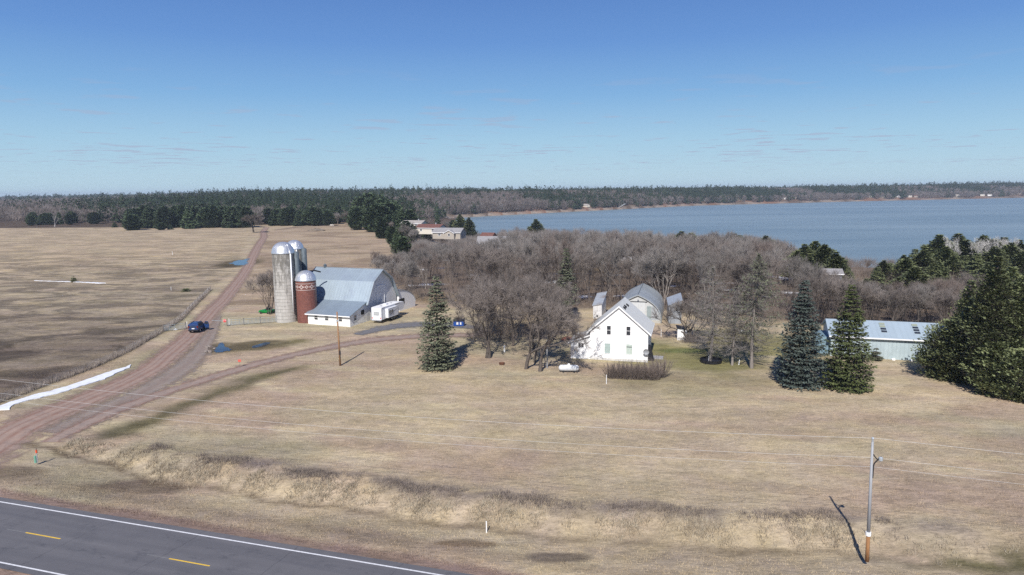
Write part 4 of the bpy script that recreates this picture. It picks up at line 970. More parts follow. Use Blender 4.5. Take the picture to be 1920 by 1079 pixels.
T4 = T4[ok_]; cz = cz[ok_]; rs = np.random.RandomState(4); n_e = 5; i = np.repeat(np.arange(len(T4)), n_e); n = len(i); xy = T4[i] + rs.normal(0, .22, (n, 2))
p = np.stack([xy[:, 0], xy[:, 1], height(xy[:, 0], xy[:, 1]) - .02], 1); d = np.concatenate([rs.normal(0, .7, (n, 2)), np.ones((n, 1))], 1); d /= np.linalg.norm(d, axis=1, keepdims=True)
V, Fc = blades(p, d, rs.uniform(.08, .24, n), .022, rs)
tag(npmesh('meadow_grass', V, Fc, colmat('meadow_blades'), col=np.repeat((cz[i] * rs.uniform(.82, 1.12, (n, 1))), 3, 0)), 'short dry grass of the meadow between the highway and the farmhouse', 'grass', kind='stuff')

# ------------------------------------------------------------------ barn
def wpt(o_xy, ang, lx, ly): c, s = math.cos(ang), math.sin(ang); return (o_xy[0] + c * lx - s * ly, o_xy[1] + s * lx + c * ly)
BA = R(-21); Rc = at(687.6, 603.5)
BL = 17.6; HWB = 6.5
org = wpt(Rc, BA, -BL / 2, HWB)
barn = thing('barn', 'big white gambrel barn with blue grey metal roof beside the silos', 'barn', (org[0], org[1], 0), BA)
hx = BL / 2
prof = [(-HWB, -.1), (-HWB, 4.35), (-4.0, 8.5), (0, 10.85), (4.0, 8.5), (HWB, 4.35), (HWB, -.1)]
w = MB(); w.prism(prof, -hx, hx); w.build('wall', M['barnwall'], barn)
r = MB(); r.slab([(-7.0, 3.95), (-4.05, 8.72), (0, 11.1), (4.05, 8.72), (7.0, 3.95)], .14, -hx - .3, hx + .75); r.build('roof', M['barnroof'], barn)
r = MB(); r.box(hx + .62, hx + .78, -.05, .05, 0, 0.001) if 0 else None
rc = MB(); rc.box(-hx - .3, hx + .8, -.16, .16, 11.08, 11.16); rc.build('ridge_cap', M['galv'], barn)
d = MB(); d.box(hx + .02, hx + .06, -1.9, 1.1, 3.4, 7.3); d.build('loft_door', M['barnwall'], barn)
t = MB()
for y in (-2.02, 1.1): t.box(hx + .03, hx + .12, y, y + .16, 3.2, 7.45)
t.box(hx + .03, hx + .12, -2.02, 1.26, 7.3, 7.45)
for z in (4.4, 5.4, 6.4): t.box(hx + .062, hx + .09, -1.8, 1.0, z, z + .06)
t.build('door_trim', M['trim'], barn)
f = MB()
for sgn in (-1, 1):
    f.prism([(sgn * 6.98, 3.78), (sgn * 7.05, 3.95), (sgn * 4.1, 8.75), (sgn * 4.0, 8.52)], hx + .76, hx + .82)
    f.prism([(sgn * 4.0, 8.52), (sgn * 4.1, 8.75), (0, 11.15), (0, 10.92)], hx + .76, hx + .82)
f.build('fascia', M['galv'], barn)
sb = MB(); sb.box(hx + .02, hx + .07, -4.9, -3.6, .1, 2.3); sb.build('side_door', M['barnwall'], barn)
v = MB(); v.lathe([(.35, 11.05), (.35, 11.5), (.5, 11.55), (.02, 12.0)], 12, (-hx + 2.4, 0)); v.build('ventilator', M['chute'], barn)
# milk house wing
Mc = at(660.7, 613.7)
ax0, ax1 = hx - 10.9, hx; y0, y1 = -HWB - 6.4, -HWB
m_ = MB(); m_.prism([(y0, -.1), (y0, 2.45), (y1 - .003, 4.25), (y1 - .003, -.1)], ax0, ax1 - .002); mw = m_.build('wing_wall', M['annexwall'], barn)
r = MB(); r.slab([(y0 - .55, 2.42), (y1 + .12, 4.62)], .12, ax0 - .35, ax1 + .35); r.build('wing_roof', M['annexroof'], barn)
r = MB(); r.box(ax0 - .36, ax1 + .36, y0 - .62, y0 - .55, 2.2, 2.42); r.build('wing_fascia', M['trim'], barn)
def window(parent, plane, a0, a1, z0, z1, face, glass='glass', frame='trim', axis='y', mull=1, ft=.07, out=-1, name='window'):
    "window on a wall whose outward axis is -y (axis y) or +x (axis x)"
    fr = MB(); gl = MB()
    def bx(mb, u0, u1, w0, w1, p0, p1):
        lo, hi = (plane + out * p1, plane + out * p0) if out < 0 else (plane + p0, plane + p1)
        if axis == 'y': mb.box(u0, u1, lo, hi, w0, w1)
        else: mb.box(lo, hi, u0, u1, w0, w1)
    bx(fr, a0 - ft, a1 + ft, z1, z1 + ft, .0, .07); bx(fr, a0 - ft, a1 + ft, z0 - ft, z0, .0, .09)
    bx(fr, a0 - ft, a0, z0, z1, .0, .07); bx(fr, a1, a1 + ft, z0, z1, .0, .07)
    if mull == 1: bx(fr, a0, a1, (z0 + z1) / 2 - .03, (z0 + z1) / 2 + .03, .02, .06)
    if mull == 2: bx(fr, (a0 + a1) / 2 - .04, (a0 + a1) / 2 + .04, z0, z1, .02, .06)
    bx(gl, a0, a1, z0, z1, .01, .03)
    o = fr.build(name, M[frame], parent); gl.build('pane', M[glass] if isinstance(glass, str) else glass, o); return o
wl = ax1 - ax0
for fct in (.20, .455, .78): window(barn, y0, ax0 + wl * fct - .42, ax0 + wl * fct + .42, 1.15, 2.1, 0, frame='annexwall')
window(barn, ax1, y0 + 1.5, y0 + 2.4, 1.1, 2.25, 0, axis='x', out=1, frame='annexwall')
dd = MB(); dd.box(ax1 + .001, ax1 + .04, y1 - 2.1, y1 - .9, 1.9, 2.9); dd.build('vent_opening', M['dark'], barn)
# white arched lean-to behind
arc = [(HWB + 8.6 * math.sin(t * math.pi / 2) ** 1.1, 1.4 + 3.9 * math.cos(t * math.pi / 2)) for t in np.linspace(0, 1, 9)]
w = MB(); w.prism([(HWB + .7, -.1)] + [(max(a, HWB + .7), z - .15) for a, z in arc] + [(HWB + 8.55, -.1)], -hx + 4, hx + .4); w.build('lean_to_wall', M['white'], barn)
r = MB(); r.slab([(a + (.0 if i == 0 else .05), z) for i, (a, z) in enumerate(arc)], .1, -hx + 3.8, hx + .5); r.build('lean_to_roof', M['galv'], barn)
o_ = MB(); o_.box(hx + .402, hx + .44, HWB + .5, HWB + 3.2, 1.6, 3.0); o_.build('lean_to_opening', M['dark'], barn)

# ------------------------------------------------------------------ silos
def concrete():
    m, nt, b = newmat('silo_concrete')
    tc = nt.n('ShaderNodeTexCoord').outputs['Object']; sx = nt.n('ShaderNodeSeparateXYZ', Vector=tc)
    ang = nt.math('ARCTAN2', sx.outputs[1], sx.outputs[0])
    hoop = nt.math('LESS_THAN', nt.math('FRACT', nt.math('DIVIDE', sx.outputs[2], .76)), .10)
    stave = nt.math('LESS_THAN', nt.math('FRACT', nt.math('MULTIPLY', ang, 4.5)), .07)
    st = nt.n('ShaderNodeCombineXYZ', X=nt.math('MULTIPLY', ang, 2.4), Y=nt.math('MULTIPLY', sx.outputs[2], .30)).outputs[0]
    blk = nt.n('ShaderNodeCombineXYZ', X=nt.math('FLOOR', nt.math('MULTIPLY', ang, 4.5)), Y=nt.math('FLOOR', nt.math('DIVIDE', sx.outputs[2], .76))).outputs[0]
    wn = nt.n('ShaderNodeTexWhiteNoise', _noise_dimensions='2D', Vector=blk).outputs[0]
    c = nt.mix(wn, (.42, .405, .375), (.50, .48, .45))
    up = nt.math('MULTIPLY', nt.ramp(sx.outputs[2], 3.0, 14.5), .6)
    sn = nt.ramp(nt.math('ADD', nt.noise(st, 1.6, 7, .7), nt.math('MULTIPLY', up, .36)), .56, .74)
    c = nt.mix(nt.math('MULTIPLY', sn, .8), c, (.105, .098, .082))
    c = nt.mix(nt.math('MULTIPLY', nt.ramp(nt.noise(tc, 1.3, 5, .7), .5, .75), .4), c, (.22, .205, .17))
    c = nt.mix(nt.math('MULTIPLY', hoop, .5), c, (.15, .14, .13)); c = nt.mix(nt.math('MULTIPLY', stave, .35), c, (.16, .15, .14))
    nt.put(b.inputs['Base Color'], c); b.inputs['Roughness'].default_value = .9
    nt.put(b.inputs['Normal'], nt.n('ShaderNodeBump', Strength=.6, Distance=.05, Height=hoop)); return m
Mcon = concrete()
Mdome, nt, b = newmat('ribbed_dome'); tc = nt.n('ShaderNodeTexCoord').outputs['Object']; sx = nt.n('ShaderNodeSeparateXYZ', Vector=tc)
seam = nt.math('LESS_THAN', nt.math('FRACT', nt.math('MULTIPLY', nt.math('ARCTAN2', sx.outputs[1], sx.outputs[0]), 4.2)), .12)
nt.put(b.inputs['Base Color'], nt.mix(nt.math('MULTIPLY', seam, .5), nt.mix(nt.ramp(nt.noise(tc, .8, 4), .3, .7), (.62, .64, .66), (.74, .75, .76)), (.35, .37, .4)))
b.inputs['Metallic'].default_value = .7; b.inputs['Roughness'].default_value = .42; nt.put(b.inputs['Normal'], nt.n('ShaderNodeBump', Strength=.5, Distance=.04, Height=seam))
def brick():
    m, nt, b = newmat('silo_red_tile')
    tc = nt.n('ShaderNodeTexCoord').outputs['Object']; sx = nt.n('ShaderNodeSeparateXYZ', Vector=tc)
    ang = nt.math('ARCTAN2', sx.outputs[1], sx.outputs[0])
    row = nt.math('LESS_THAN', nt.math('FRACT', nt.math('DIVIDE', sx.outputs[2], .32)), .14)
    blk = nt.n('ShaderNodeCombineXYZ', X=nt.math('FLOOR', nt.math('MULTIPLY', ang, 7)), Y=nt.math('FLOOR', nt.math('DIVIDE', sx.outputs[2], .32))).outputs[0]
    wn = nt.n('ShaderNodeTexWhiteNoise', _noise_dimensions='2D', Vector=blk).outputs[0]
    c = nt.mix(wn, (.155, .055, .042), (.215, .08, .06)); c = nt.mix(nt.math('MULTIPLY', row, .5), c, (.10, .035, .03))
    c = nt.mix(nt.math('MULTIPLY', nt.ramp(nt.noise(tc, .9, 6, .7), .5, .8), .4), c, (.09, .045, .035))
    nt.put(b.inputs['Base Color'], c); b.inputs['Roughness'].default_value = .6
    nt.put(b.inputs['Normal'], nt.n('ShaderNodeBump', Strength=.5, Distance=.03, Height=row)); return m
Mbr = brick(); Mband = mat('silo_band_white', (.50, .41, .38), .7, .15, 3)
def silo(name, label, c, r, h, dome_h, mb_, chute_az=None, pipe_az=None):
    o = thing(name, label, 'silo', (c[0], c[1], 0))
    b = MB(); b.lathe([(r, -.2), (r, h)], 64); b.build('wall', mb_, o, True)
    rings = MB()
    for i in range(int(h / .76)):
        z = .76 * (i + 1) + .03
        if z < h: rings.lathe([(r + .005, z - .02), (r + .03, z), (r + .005, z + .02)], 48)
    if mb_ is Mcon: rings.build('hoops', M['galv'] if 0 else mat('hoop', (.30, .285, .26), .7, .2, 2), o)
    dm = MB(); n = 48; k0 = len(dm.v)
    prof_ = [(r + .12, h - .12), (r + .12, h + .05)] + [((r + .05) * math.cos(t), h + .05 + dome_h * math.sin(t)) for t in np.linspace(0.08, math.pi / 2 - .02, 9)]
    dm.lathe(prof_, 48)
    dm.build('dome', Mdome, o, True)
    if chute_az is not None:
        a = chute_az; cx, cy = (r + .35) * math.cos(a), (r + .35) * math.sin(a)
        ch = MB(); ch.lathe([(.02, h + .25), (.62, h - .1), (.62, 1.6), (.02, 1.6)], 14, (cx, cy)); ch.build('chute', M['chute'], o, True)
        a = pipe_az; px_, py_ = (r + .28) * math.cos(a), (r + .28) * math.sin(a)
        p = MB(); p.tube((px_, py_, 2.3), (px_, py_, h - .2), .15, .15, 8); p.path([(px_, py_, h - .2), (px_ * .86, py_ * .86, h + .5), (px_ * .6, py_ * .6, h + dome_h * .78)], .15, 8)
        for z in (4.5, 8, 11.5): p.tube((px_, py_, z), (px_ * .88, py_ * .88, z), .05)
        p.build('pipe', M['pipe'], o, True)
    return o
sa = at(538.5, 606); k = 1 + 2.45 / math.hypot(*sa); sA = (sa[0] * k, sa[1] * k)
s1 = silo('concrete_silo', 'tall stained concrete silo in front, with a long white pipe down its side', sA, 2.42, 15.55, 2.35, Mcon, R(8), R(-38))
s2 = silo('concrete_silo', 'second concrete silo, mostly hidden behind the taller looking front one', (-50.6, 158.9), 2.0, 15.9, 1.9, Mcon, R(-12), R(-62))
sr = at(577.5, 607); k = 1 + 2.2 / math.hypot(*sr)
s3 = silo('red_silo', 'short dark red tile silo with a white diamond band and metal dome', (sr[0] * k, sr[1] * k), 2.2, 9.55, 2.05, Mbr)
bd = MB()
for z in (8.85, 7.45): bd.lathe([(2.215, z - .06), (2.222, z), (2.215, z + .06)], 48)
for i in range(12):
    a = R(-100) + i * math.pi / 6; big = i % 2 == 0; q = []
    hs_, hz_ = (.46, .56) if big else (.34, .42)
    for (u, z) in ((-1, 0), (0, 1), (1, 0), (0, -1)):
        for kk in (1, .5):
            t = a + u * hs_ * kk / 2.23; q.append((2.226 * math.cos(t), 2.226 * math.sin(t), 8.15 + z * hz_ * kk))
    bd.add(q, [(0, 2, 3, 1), (2, 4, 5, 3), (4, 6, 7, 5), (6, 0, 1, 7)])
    for u in (-1.9, 1.9):
        t = a + u * hs_ / 2.23; bd.add([(2.226 * math.cos(t + e), 2.226 * math.sin(t + e), z) for e, z in ((-.045, 8.0), (.045, 8.0), (.045, 8.3), (-.045, 8.3))], [(0, 1, 2, 3)])
bd.build('diamond_band', Mband, s3)
fl = MB(); fl.path([(.6, 1.3, 11.3), (1.5, 2.0, 11.35), (2.6, 2.9, 10.9)], .16, 8); fl.build('filler_pipe', M['black'], s3)

# ------------------------------------------------------------------ travel trailer
ta = R(-19.5); rl = at(706.5, 606.5)
tr = thing('travel_trailer', 'white fifth wheel travel trailer parked beside the barn gable', 'trailer', (rl[0], rl[1], 0), ta)
bm = MB(); bm.prism([(0, .75), (0, 3.3), (.2, 3.45), (8.1, 3.45), (10.2, 3.35), (10.5, 2.6), (10.0, 1.75), (7.9, 1.65), (7.7, .75)], -1.25, 1.25); 
bm.build('body', M['rvwhite'], tr)
rf = MB(); rf.box(-1.3, 1.3, .05, 8.3, 3.452, 3.50); 
rf.build('roof', mat('rv_roof', (.78, .78, .77), .7, .05), tr)
ac = MB(); ac.prism([(3.6, 3.5), (3.7, 3.78), (4.6, 3.78), (4.8, 3.5)], -.4, .4); ac.build('air_conditioner', M['rvwhite'], tr)
for yy in (1.8, 6.2): vv = MB(); vv.prism([(yy, 3.5), (yy + .05, 3.62), (yy + .42, 3.62), (yy + .45, 3.5)], -.2, .22); vv.build('roof_vent', M['rvgrey'], tr)
so = MB(); so.box(1.255, 2.0, 1.7, 6.1, 1.0, 3.05); so.build('slide_out', M['rvwhite'], tr)
sg = MB()
for i, (a, c, z0, z1, dz) in enumerate([(1.9, 4.2, 1.25, 1.38, 1.0), (2.3, 4.8, 1.25, 1.33, 1.1), (3.1, 5.9, 1.6, 1.7, .9)]):
    sg.add([(2.006, a, z0), (2.006, c, z0 + dz), (2.006, c, z1 + dz * 1.04), (2.006, a, z1 - .05)], [(0, 1, 2, 3)])
sg.box(2.004, 2.008, 1.75, 6.05, 2.92, 3.0)
sg.build('stripes', M['rvgrey'], tr)
for a in (2.0, 3.0): window(tr, 2.0, a, a + .75, 1.9, 2.6, 0, axis='x', out=1, frame='rvgrey', mull=0, ft=.04)
window(tr, 1.25, 6.7, 7.3, 1.9, 2.6, 0, axis='x', out=1, frame='rvgrey', mull=0, ft=.04)
window(tr, 0, -.55, .55, 1.9, 2.45, 0, axis='y', frame='rvgrey', mull=0, ft=.05, glass=mat('pale_pane', (.45, .47, .46), .3, .05))
dr_ = MB(); dr_.box(1.252, 1.28, .75, 1.4, .85, 2.8); dr_.build('door', M['rvwhite'], tr)
for s in (-1, 1): tl = MB(); tl.box(s * 1.05 - .09, s * 1.05 + .09, -.03, -.002, 1.0, 1.3); tl.build('tail_light', M['red'], tr)
bp_ = MB(); bp_.box(-1.2, 1.2, -.15, -.003, .55, .74); bp_.build('bumper', M['rvgrey'], tr)
def wheel(parent, c, r, wdt, rim='galv', axis=(1, 0, 0)):
    wh = MB(); n = 18; a = Vector(axis); p = Vector(c)
    wh.tube(p - a * wdt / 2, p + a * wdt / 2, r, r, n); o = wh.build('wheel', M['rubber'], parent)
    rm = MB(); rm.tube(p - a * (wdt / 2 + .012), p + a * (wdt / 2 + .012), r * .55, r * .55, n); rm.build('rim', M[rim], o); return o
for yy in (4.6, 5.55):
    for s in (-1, 1): wheel(tr, (s * 1.12, yy, .37), .37, .22)
jk = MB()
for s in (-1, 1): jk.box(s * .9 - .06, s * .9 + .06, 8.0, 8.12, 0, 1.66)
jk.box(-.15, .15, 9.0, 9.3, .0, 1.75); jk.build('landing_leg', M['black'], tr)
for s in (-1, 1): j2 = MB(); j2.tube((s * .9, .6, 0), (s * .9, .6, .75), .05); j2.build('stabiliser', M['black'], tr)

# ------------------------------------------------------------------ house
HA = R(-15.0); Bc = at(1106, 674.6); Cc = at(1214.3, 679.6)
hwid = 9.7; h2 = hwid / 2
mid_h = wpt(((Bc[0] + Cc[0]) / 2, (Bc[1] + Cc[1]) / 2), HA, 0, 0)
house = thing('farmhouse', 'white two storey farmhouse with a steep grey roof and a low side wing', 'house', (mid_h[0], mid_h[1], 0), HA)
EZ, RZ, HL = 5.05, 9.25, 9.4
w = MB(); w.prism([(-h2, -.1), (-h2, EZ), (0, RZ), (h2, EZ), (h2, -.1)], 0, HL, 'y'); w.build('wall', M['housewhite'], house)
fn = MB(); fn.box(-h2 - .03, h2 + .03, -.03, HL + .03, -.1, .38); fn.build('foundation', mat('foundation', (.55, .54, .52), .9, .15, 3), house)
sl = (RZ - EZ) / h2
r = MB(); r.slab([(-h2 - .5, EZ - .5 * sl + .2), (0, RZ + .22), (h2 + .5, EZ - .5 * sl + .2)], .16, -.35, HL + .4, 'y'); rf = r.build('roof', M['shingle'], house)
fa = MB()
for s in (-1, 1):
    fa.prism([(s * (h2 + .52), EZ - .5 * sl - .05), (s * (h2 + .52), EZ - .5 * sl + .215), (0, RZ + .235), (0, RZ - .05)], -.41, -.352, 'y')
    fa.box(s * (h2 + .5) - (.06 if s < 0 else 0), s * (h2 + .5) + (.06 if s > 0 else 0), -.35, HL + .4, EZ - .5 * sl - .06, EZ - .5 * sl + .15)
fa.build('fascia', M['trim'], house)
for a, z in ((.75, 1.0), (.75, 2.6), (.9, 4.8)):
    vv = MB(); y_ = z; x_ = a; zz = RZ + .22 - x_ * sl
    vv.add([(x_ - .2, y_, zz + .16), (x_ + .25, y_, zz - .2), (x_ + .25, y_ + .45, zz - .2), (x_ - .2, y_ + .45, zz + .16), (x_ - .2, y_, zz + .36), (x_ + .25, y_, zz + .1), (x_ + .25, y_ + .45, zz + .1), (x_ - .2, y_ + .45, zz + .36)],
           [(0, 1, 5, 4), (1, 2, 6, 5), (2, 3, 7, 6), (3, 0, 4, 7), (4, 5, 6, 7)]); vv.build('roof_vent', M['black'], house)
kx = hwid / 615.0
wx = lambda px: (px - 683) * kx
for p0, p1 in ((557, 597), (764, 805)): window(house, 0, wx(p0), wx(p1), 4.5, 5.98, 0, ft=.09)
window(house, 0, wx(533), wx(596), 1.25, 2.95, 0, glass='blind', mull=0, ft=.05)
window(house, 0, wx(764), wx(827), 1.25, 2.95, 0, glass='paleblind', mull=0, ft=.05)
bl = MB(); bl.box(wx(766), wx(825), -.06, -.035, 2.45, 2.55); bl.build('blind_rail', M['glass'], house)
window(house, h2, 5.4, 6.3, 3.4, 4.6, 0, axis='x', out=1)
window(house, h2, 2.0, 2.9, 1.3, 2.7, 0, axis='x', out=1)
# low wing on the left
lw = 3.35
w = MB(); w.prism([(-h2 - lw, -.1), (-h2 - lw, 2.85), (-h2 - .003, 4.0), (-h2 - .003, -.1)], .02, 5.6, 'y'); w.build('wing_wall', M['housewhite'], house)
r = MB(); r.slab([(-h2 - lw - .4, 2.93), (-h2 + .0, 4.35)], .14, -.35, 5.9, 'y'); r.build('wing_roof', M['lowshingle'], house)
r = MB(); r.prism([(-h2 - lw - .42, 2.73), (-h2 - lw - .42, 2.94), (-h2 - .02, 4.36), (-h2 - .02, 4.13)], -.41, -.352, 'y'); r.build('wing_fascia', M['trim'], house)
window(house, .02, wx(250), wx(306), 2.05, 2.75, 0, mull=2, ft=.06)
vp = MB(); vp.tube((-h2 - 2.6, 3.6, 3.2), (-h2 - 2.6, 3.6, 4.1), .06); vp.build('vent_pipe', M['trim'], house)
dsh = MB(); dsh.lathe([(.01, 0), (.25, .03), (.42, .12), (.5, .2)], 16)
mt_ = Matrix.Rotation(R(100), 4, 'X'); dsh.xf(lambda x, y, z: mt_ @ Vector((x, y, z)))
dsh.xf(lambda x, y, z: (x + h2 - .22, y - .55, z + 2.0)); so_ = dsh.build('satellite_dish', M['rvgrey'], house)
ar = MB(); ar.path([(h2 - .22, -.55, 2.0), (h2 - .1, -.25, 1.45), (h2 - .05, 0, 1.4)], .035, 6); ar.build('dish_arm', M['greywood'], so_)
dk = MB(); dk.prism([(h2 + .02, .02), (h2 + .02, 2.7), (h2 + .35, 2.6), (h2 + 1.0, .02)], 1.2, 1.9, 'y')
dk.build('basement_hatch', M['black'], house)
st = MB(); st.box(h2 + .3, h2 + 2.4, 2.6, 4.4, -.1, .18); st.build('concrete_step', mat('step_concrete', (.35, .35, .36), .9, .1), house)
# ------------------------------------------------------------------ arched machine shed
QA = R(-14.4); qx, qy = at(1195.5, 604.5)
q = thing('arched_shed', 'grey metal shed with a pointed arch roof behind the farmhouse', 'shed', (qx, qy, 0), QA)
QW, QH, QL = 5.0, 6.0, 18.5
def arch(wd, h_, n=10, o=0): return [(wd * math.cos(t) ** .72 * (1 if t < 1.57 else 0) if t < 1.5707 else 0, h_ * (math.sin(t) ** 1.15)) for t in np.linspace(0, math.pi / 2, n)]
half = [(QW * (1 - (i / 12) ** 2.7), QH * (i / 12) ** .93) for i in range(13)]
pr = half + [(-a, z) for a, z in half[-2::-1]]
w = MB(); w.prism([(a * .975, z * .975) for a, z in pr], .05, QL - .05, 'y'); w.build('wall', mat('shed_boards', (.50, .51, .50), .8, .08, 1.5, dirt=(.42, .42, .41)), q)
r = MB(); r.prism([(a * 1.02, z * 1.02) for a, z in pr] + [(a * .985, z * .985) for a, z in pr[::-1]], -.35, QL + .1, 'y'); r.build('roof', ribbed('arch_roof', (.42, .46, .48), .8, 'Y', .08, .5, .35, (.32, .36, .38)), q)
sm_ = MB(); sm_.box(-.07, .07, -.36, QL + .11, QH * 1.02 - .03, QH * 1.02 + .04); sm_.build('ridge_cap', M['chute'], q)
rl_ = MB(); rl_.box(-1.7, 2.0, -.06, .04, 4.42, 4.58); rl_.build('door_rail', M['dark'], q)
dr2 = MB(); dr2.box(-1.7, 1.55, -.03, .045, .5, 4.4); dr2.build('sliding_door', mat('door_white', (.54, .56, .56), .7, .06, 2), q)
dr3 = MB(); dr3.box(1.95, 2.9, -.12, -.03, .5, 3.6); dr3.build('side_door', mat('door_greygreen', (.27, .32, .32), .7, .1, 2), q)
sh_ = MB()
for i in range(3): sh_.box(2.95 + i * .6, 3.5 + i * .6, -.02 - .01 * i, .045, .5, 3.6 - .25 * i * i)
sh_.build('tin_panel', M['galv'], q)
bs = MB(); bs.box(2.6, 4.9, -.25, .0, -.1, .6); bs.build('foundation', mat('pale_concrete', (.42, .41, .37), .9, .1), q)
lp = MB(); lp.tube((.05, -.05, 5.0), (.05, -.35, 5.05), .1, .16, 8); lp.build('yard_light', M['rvgrey'], q)
# ------------------------------------------------------------------ narrow sheds
def mono(name, label, p, ang, wd, dp, zf0, zf1, zb0, zb1, wm, rm, ov=.2):
    o = thing(name, label, 'shed', (p[0], p[1], 0), ang)
    v = [(0, 0, -.1), (wd, 0, -.1), (wd, dp, -.1), (0, dp, -.1), (0, 0, zf0), (wd, 0, zf1), (wd, dp, zb1), (0, dp, zb0)]
    w = MB(); w.add(v, [(0, 1, 5, 4), (1, 2, 6, 5), (2, 3, 7, 6), (3, 0, 4, 7), (4, 5, 6, 7), (3, 2, 1, 0)]); w.build('wall', wm, o)
    gx_, gy_ = (zf1 - zf0) / wd, (zb0 - zf0) / dp
    e = lambda x, y: (x, y, zf0 + gx_ * x + gy_ * y + .03)
    c4 = [e(-ov, -ov), e(wd + ov, -ov), e(wd + ov, dp + ov), e(-ov, dp + ov)]
    r = MB(); r.add(c4 + [(x, y, z + .09) for x, y, z in c4], [(3, 2, 1, 0), (4, 5, 6, 7), (0, 1, 5, 4), (1, 2, 6, 5), (2, 3, 7, 6), (3, 0, 4, 7)]); r.build('roof', rm, o)
    return o
Mpeel = mat('peeling_white', (.62, .62, .62), .85, .15, 2, dirt=(.30, .28, .27)); Mrust = mat('rusty_tin', (.42, .45, .48), .5, .15, 1, metal=.3, dirt=(.24, .17, .13))
g1 = mono('crib_shed', 'narrow peeling white crib shed with rusty tin roof left of the arched shed', at(1112, 597), R(-17), 1.95, 6.0, 2.9, 3.3, 4.7, 5.1, Mpeel, Mrust)
g1d = MB(); g1d.box(.75, 1.1, -.03, -.001, .3, .75); g1d.build('hatch', M['dark'], g1)
Mgw = ribbed('grey_crib_boards', (.27, .29, .31), .22, 'X', .15, .8, 0, (.20, .21, .23), .02)
mono('crib_shed', 'narrow grey crib shed with a bright tilted tin roof right of the arched shed', at(1253.5, 607), R(-8), 2.65, 4.0, 4.0, 5.0, 4.9, 5.9, Mgw, M['galv'])
g3 = mono('privy', 'small plain white privy under the leaning bare tree', at(1270, 638.5), R(-9), 1.65, 1.6, 2.35, 2.15, 2.5, 2.3, M['white'], M['dark'])
p3 = MB(); p3.box(.4, 1.2, -.03, -.001, .1, 1.9); p3.build('door', M['white'], g3)
# ------------------------------------------------------------------ long grey metal shed
SAg = R(-17.0); sl0 = at(1612, 671.2)
L_ = 27; xl = -4.6
ms = thing('metal_shed', 'long low pale grey metal shed with skylight slots and white gutter behind the spruces', 'shed', (sl0[0], sl0[1], 0), SAg)
ez, rz_, dp = 3.62, 5.55, 9.6
w = MB(); w.prism([(0, -.1), (0, ez), (dp / 2, rz_), (dp, ez), (dp, -.1)], xl, xl + L_); w.build('wall', ribbed('shed_siding', (.44, .53, .56), .6, 'X', .06, .55, .15, (.36, .44, .46)), ms)
r = MB(); r.slab([(-.45, ez - .02), (dp / 2, rz_ + .12), (dp + .45, ez - .02)], .1, xl - .4, xl + L_ + .4); r.build('roof', ribbed('shed_roof', (.43, .52, .57), .9, 'X', .05, .5, .25), ms)
gt = MB(); gt.box(xl - .4, xl + L_ + .4, -.62, -.455, ez - .16, ez + .05); gt.build('gutter', M['trim'], ms)
sr_ = (rz_ + .14 - ez) / (dp / 2 + .45)
Mred = mat('red_primer', (.22, .05, .04), .7, .2, 3)
for bx in (3.35, 8.35):
    for i in range(4):
        yy = 1.35 + i * .75 - (.0); zz = ez + (yy + .45) * sr_ + .02
        sk = MB(); hgt_ = .34
        c8 = [(bx, yy, zz), (bx + .85, yy, zz), (bx + .85, yy + .42, zz + .42 * sr_), (bx, yy + .42, zz + .42 * sr_)]
        sk.add(c8 + [(x, y, z + .07) for x, y, z in c8], [(4, 5, 6, 7), (0, 1, 5, 4), (1, 2, 6, 5), (2, 3, 7, 6), (3, 0, 4, 7)])
        sk.build('skylight', M['glass'] if i < (2 if bx < 5 else 3) else mat('faded_skylight', (.30, .33, .25), .5, .1), ms)
an = MB(); an.prism([(1.5, -.1), (1.5, 3.0), (7.5, 3.0), (7.5, -.1)], xl - 2.2, xl - .003); an.build('blue_annex', mat('blue_tin', (.19, .29, .35), .5, .1), ms)
for px, py in ((1675, 676), (1708, 677.5)):
    x, y = at(px, py); b_ = MB(); b_.lathe([(.01, 0), (.3, .02), (.33, .2), (.2, .34), (.01, .36)], 9); o = b_.build('white_bucket', M['white']); o.location = (x, y, 0); tag(o, 'small white block lying at the foot of the metal shed, %s one' % ('left' if px < 1700 else 'right'), 'block')
# ------------------------------------------------------------------ dumpster, tank, mower, debris
dx_, dy_ = at(861, 611.5)
du = thing('dumpster', 'blue steel dumpster with two white marks on the gravel', 'dumpster', (dx_, dy_, 0), R(-6))
b_ = MB(); b_.prism([(-.7, .12), (-.85, 1.15), (.85, 1.4), (.75, .12)], -1.1, 1.1); b_.build('bin', M['dumpblue'], du)
b_ = MB(); b_.add([(-1.15, -.9, 1.16), (1.15, -.9, 1.16), (1.15, .88, 1.43), (-1.15, .88, 1.43), (-1.15, -.9, 1.24), (1.15, -.9, 1.24), (1.15, .88, 1.51), (-1.15, .88, 1.51)], [(0, 1, 5, 4), (4, 5, 6, 7), (1, 2, 6, 5), (2, 3, 7, 6), (3, 0, 4, 7)]); b_.build('lid', M['black'], du)
for a, c in ((-.45, .42), (.32, .3)): b_ = MB(); b_.add([(a, -.765, .42), (a + c, -.765, .42), (a + c, -.835, .98), (a, -.835, .98)], [(0, 1, 2, 3)]); b_.build('label_plate', M['trim'], du)
b_ = MB(); b_.box(-1.22, -1.1, -.3, .3, .55, .75); b_.box(1.1, 1.22, -.3, .3, .55, .75); b_.build('fork_pocket', M['dumpblue'], du)
tx, ty = at(1066.5, 698.5)
tk = thing('propane_tank', 'white propane tank lying on the lawn before the low wing of the house', 'tank', (tx, ty, 0), R(-6))
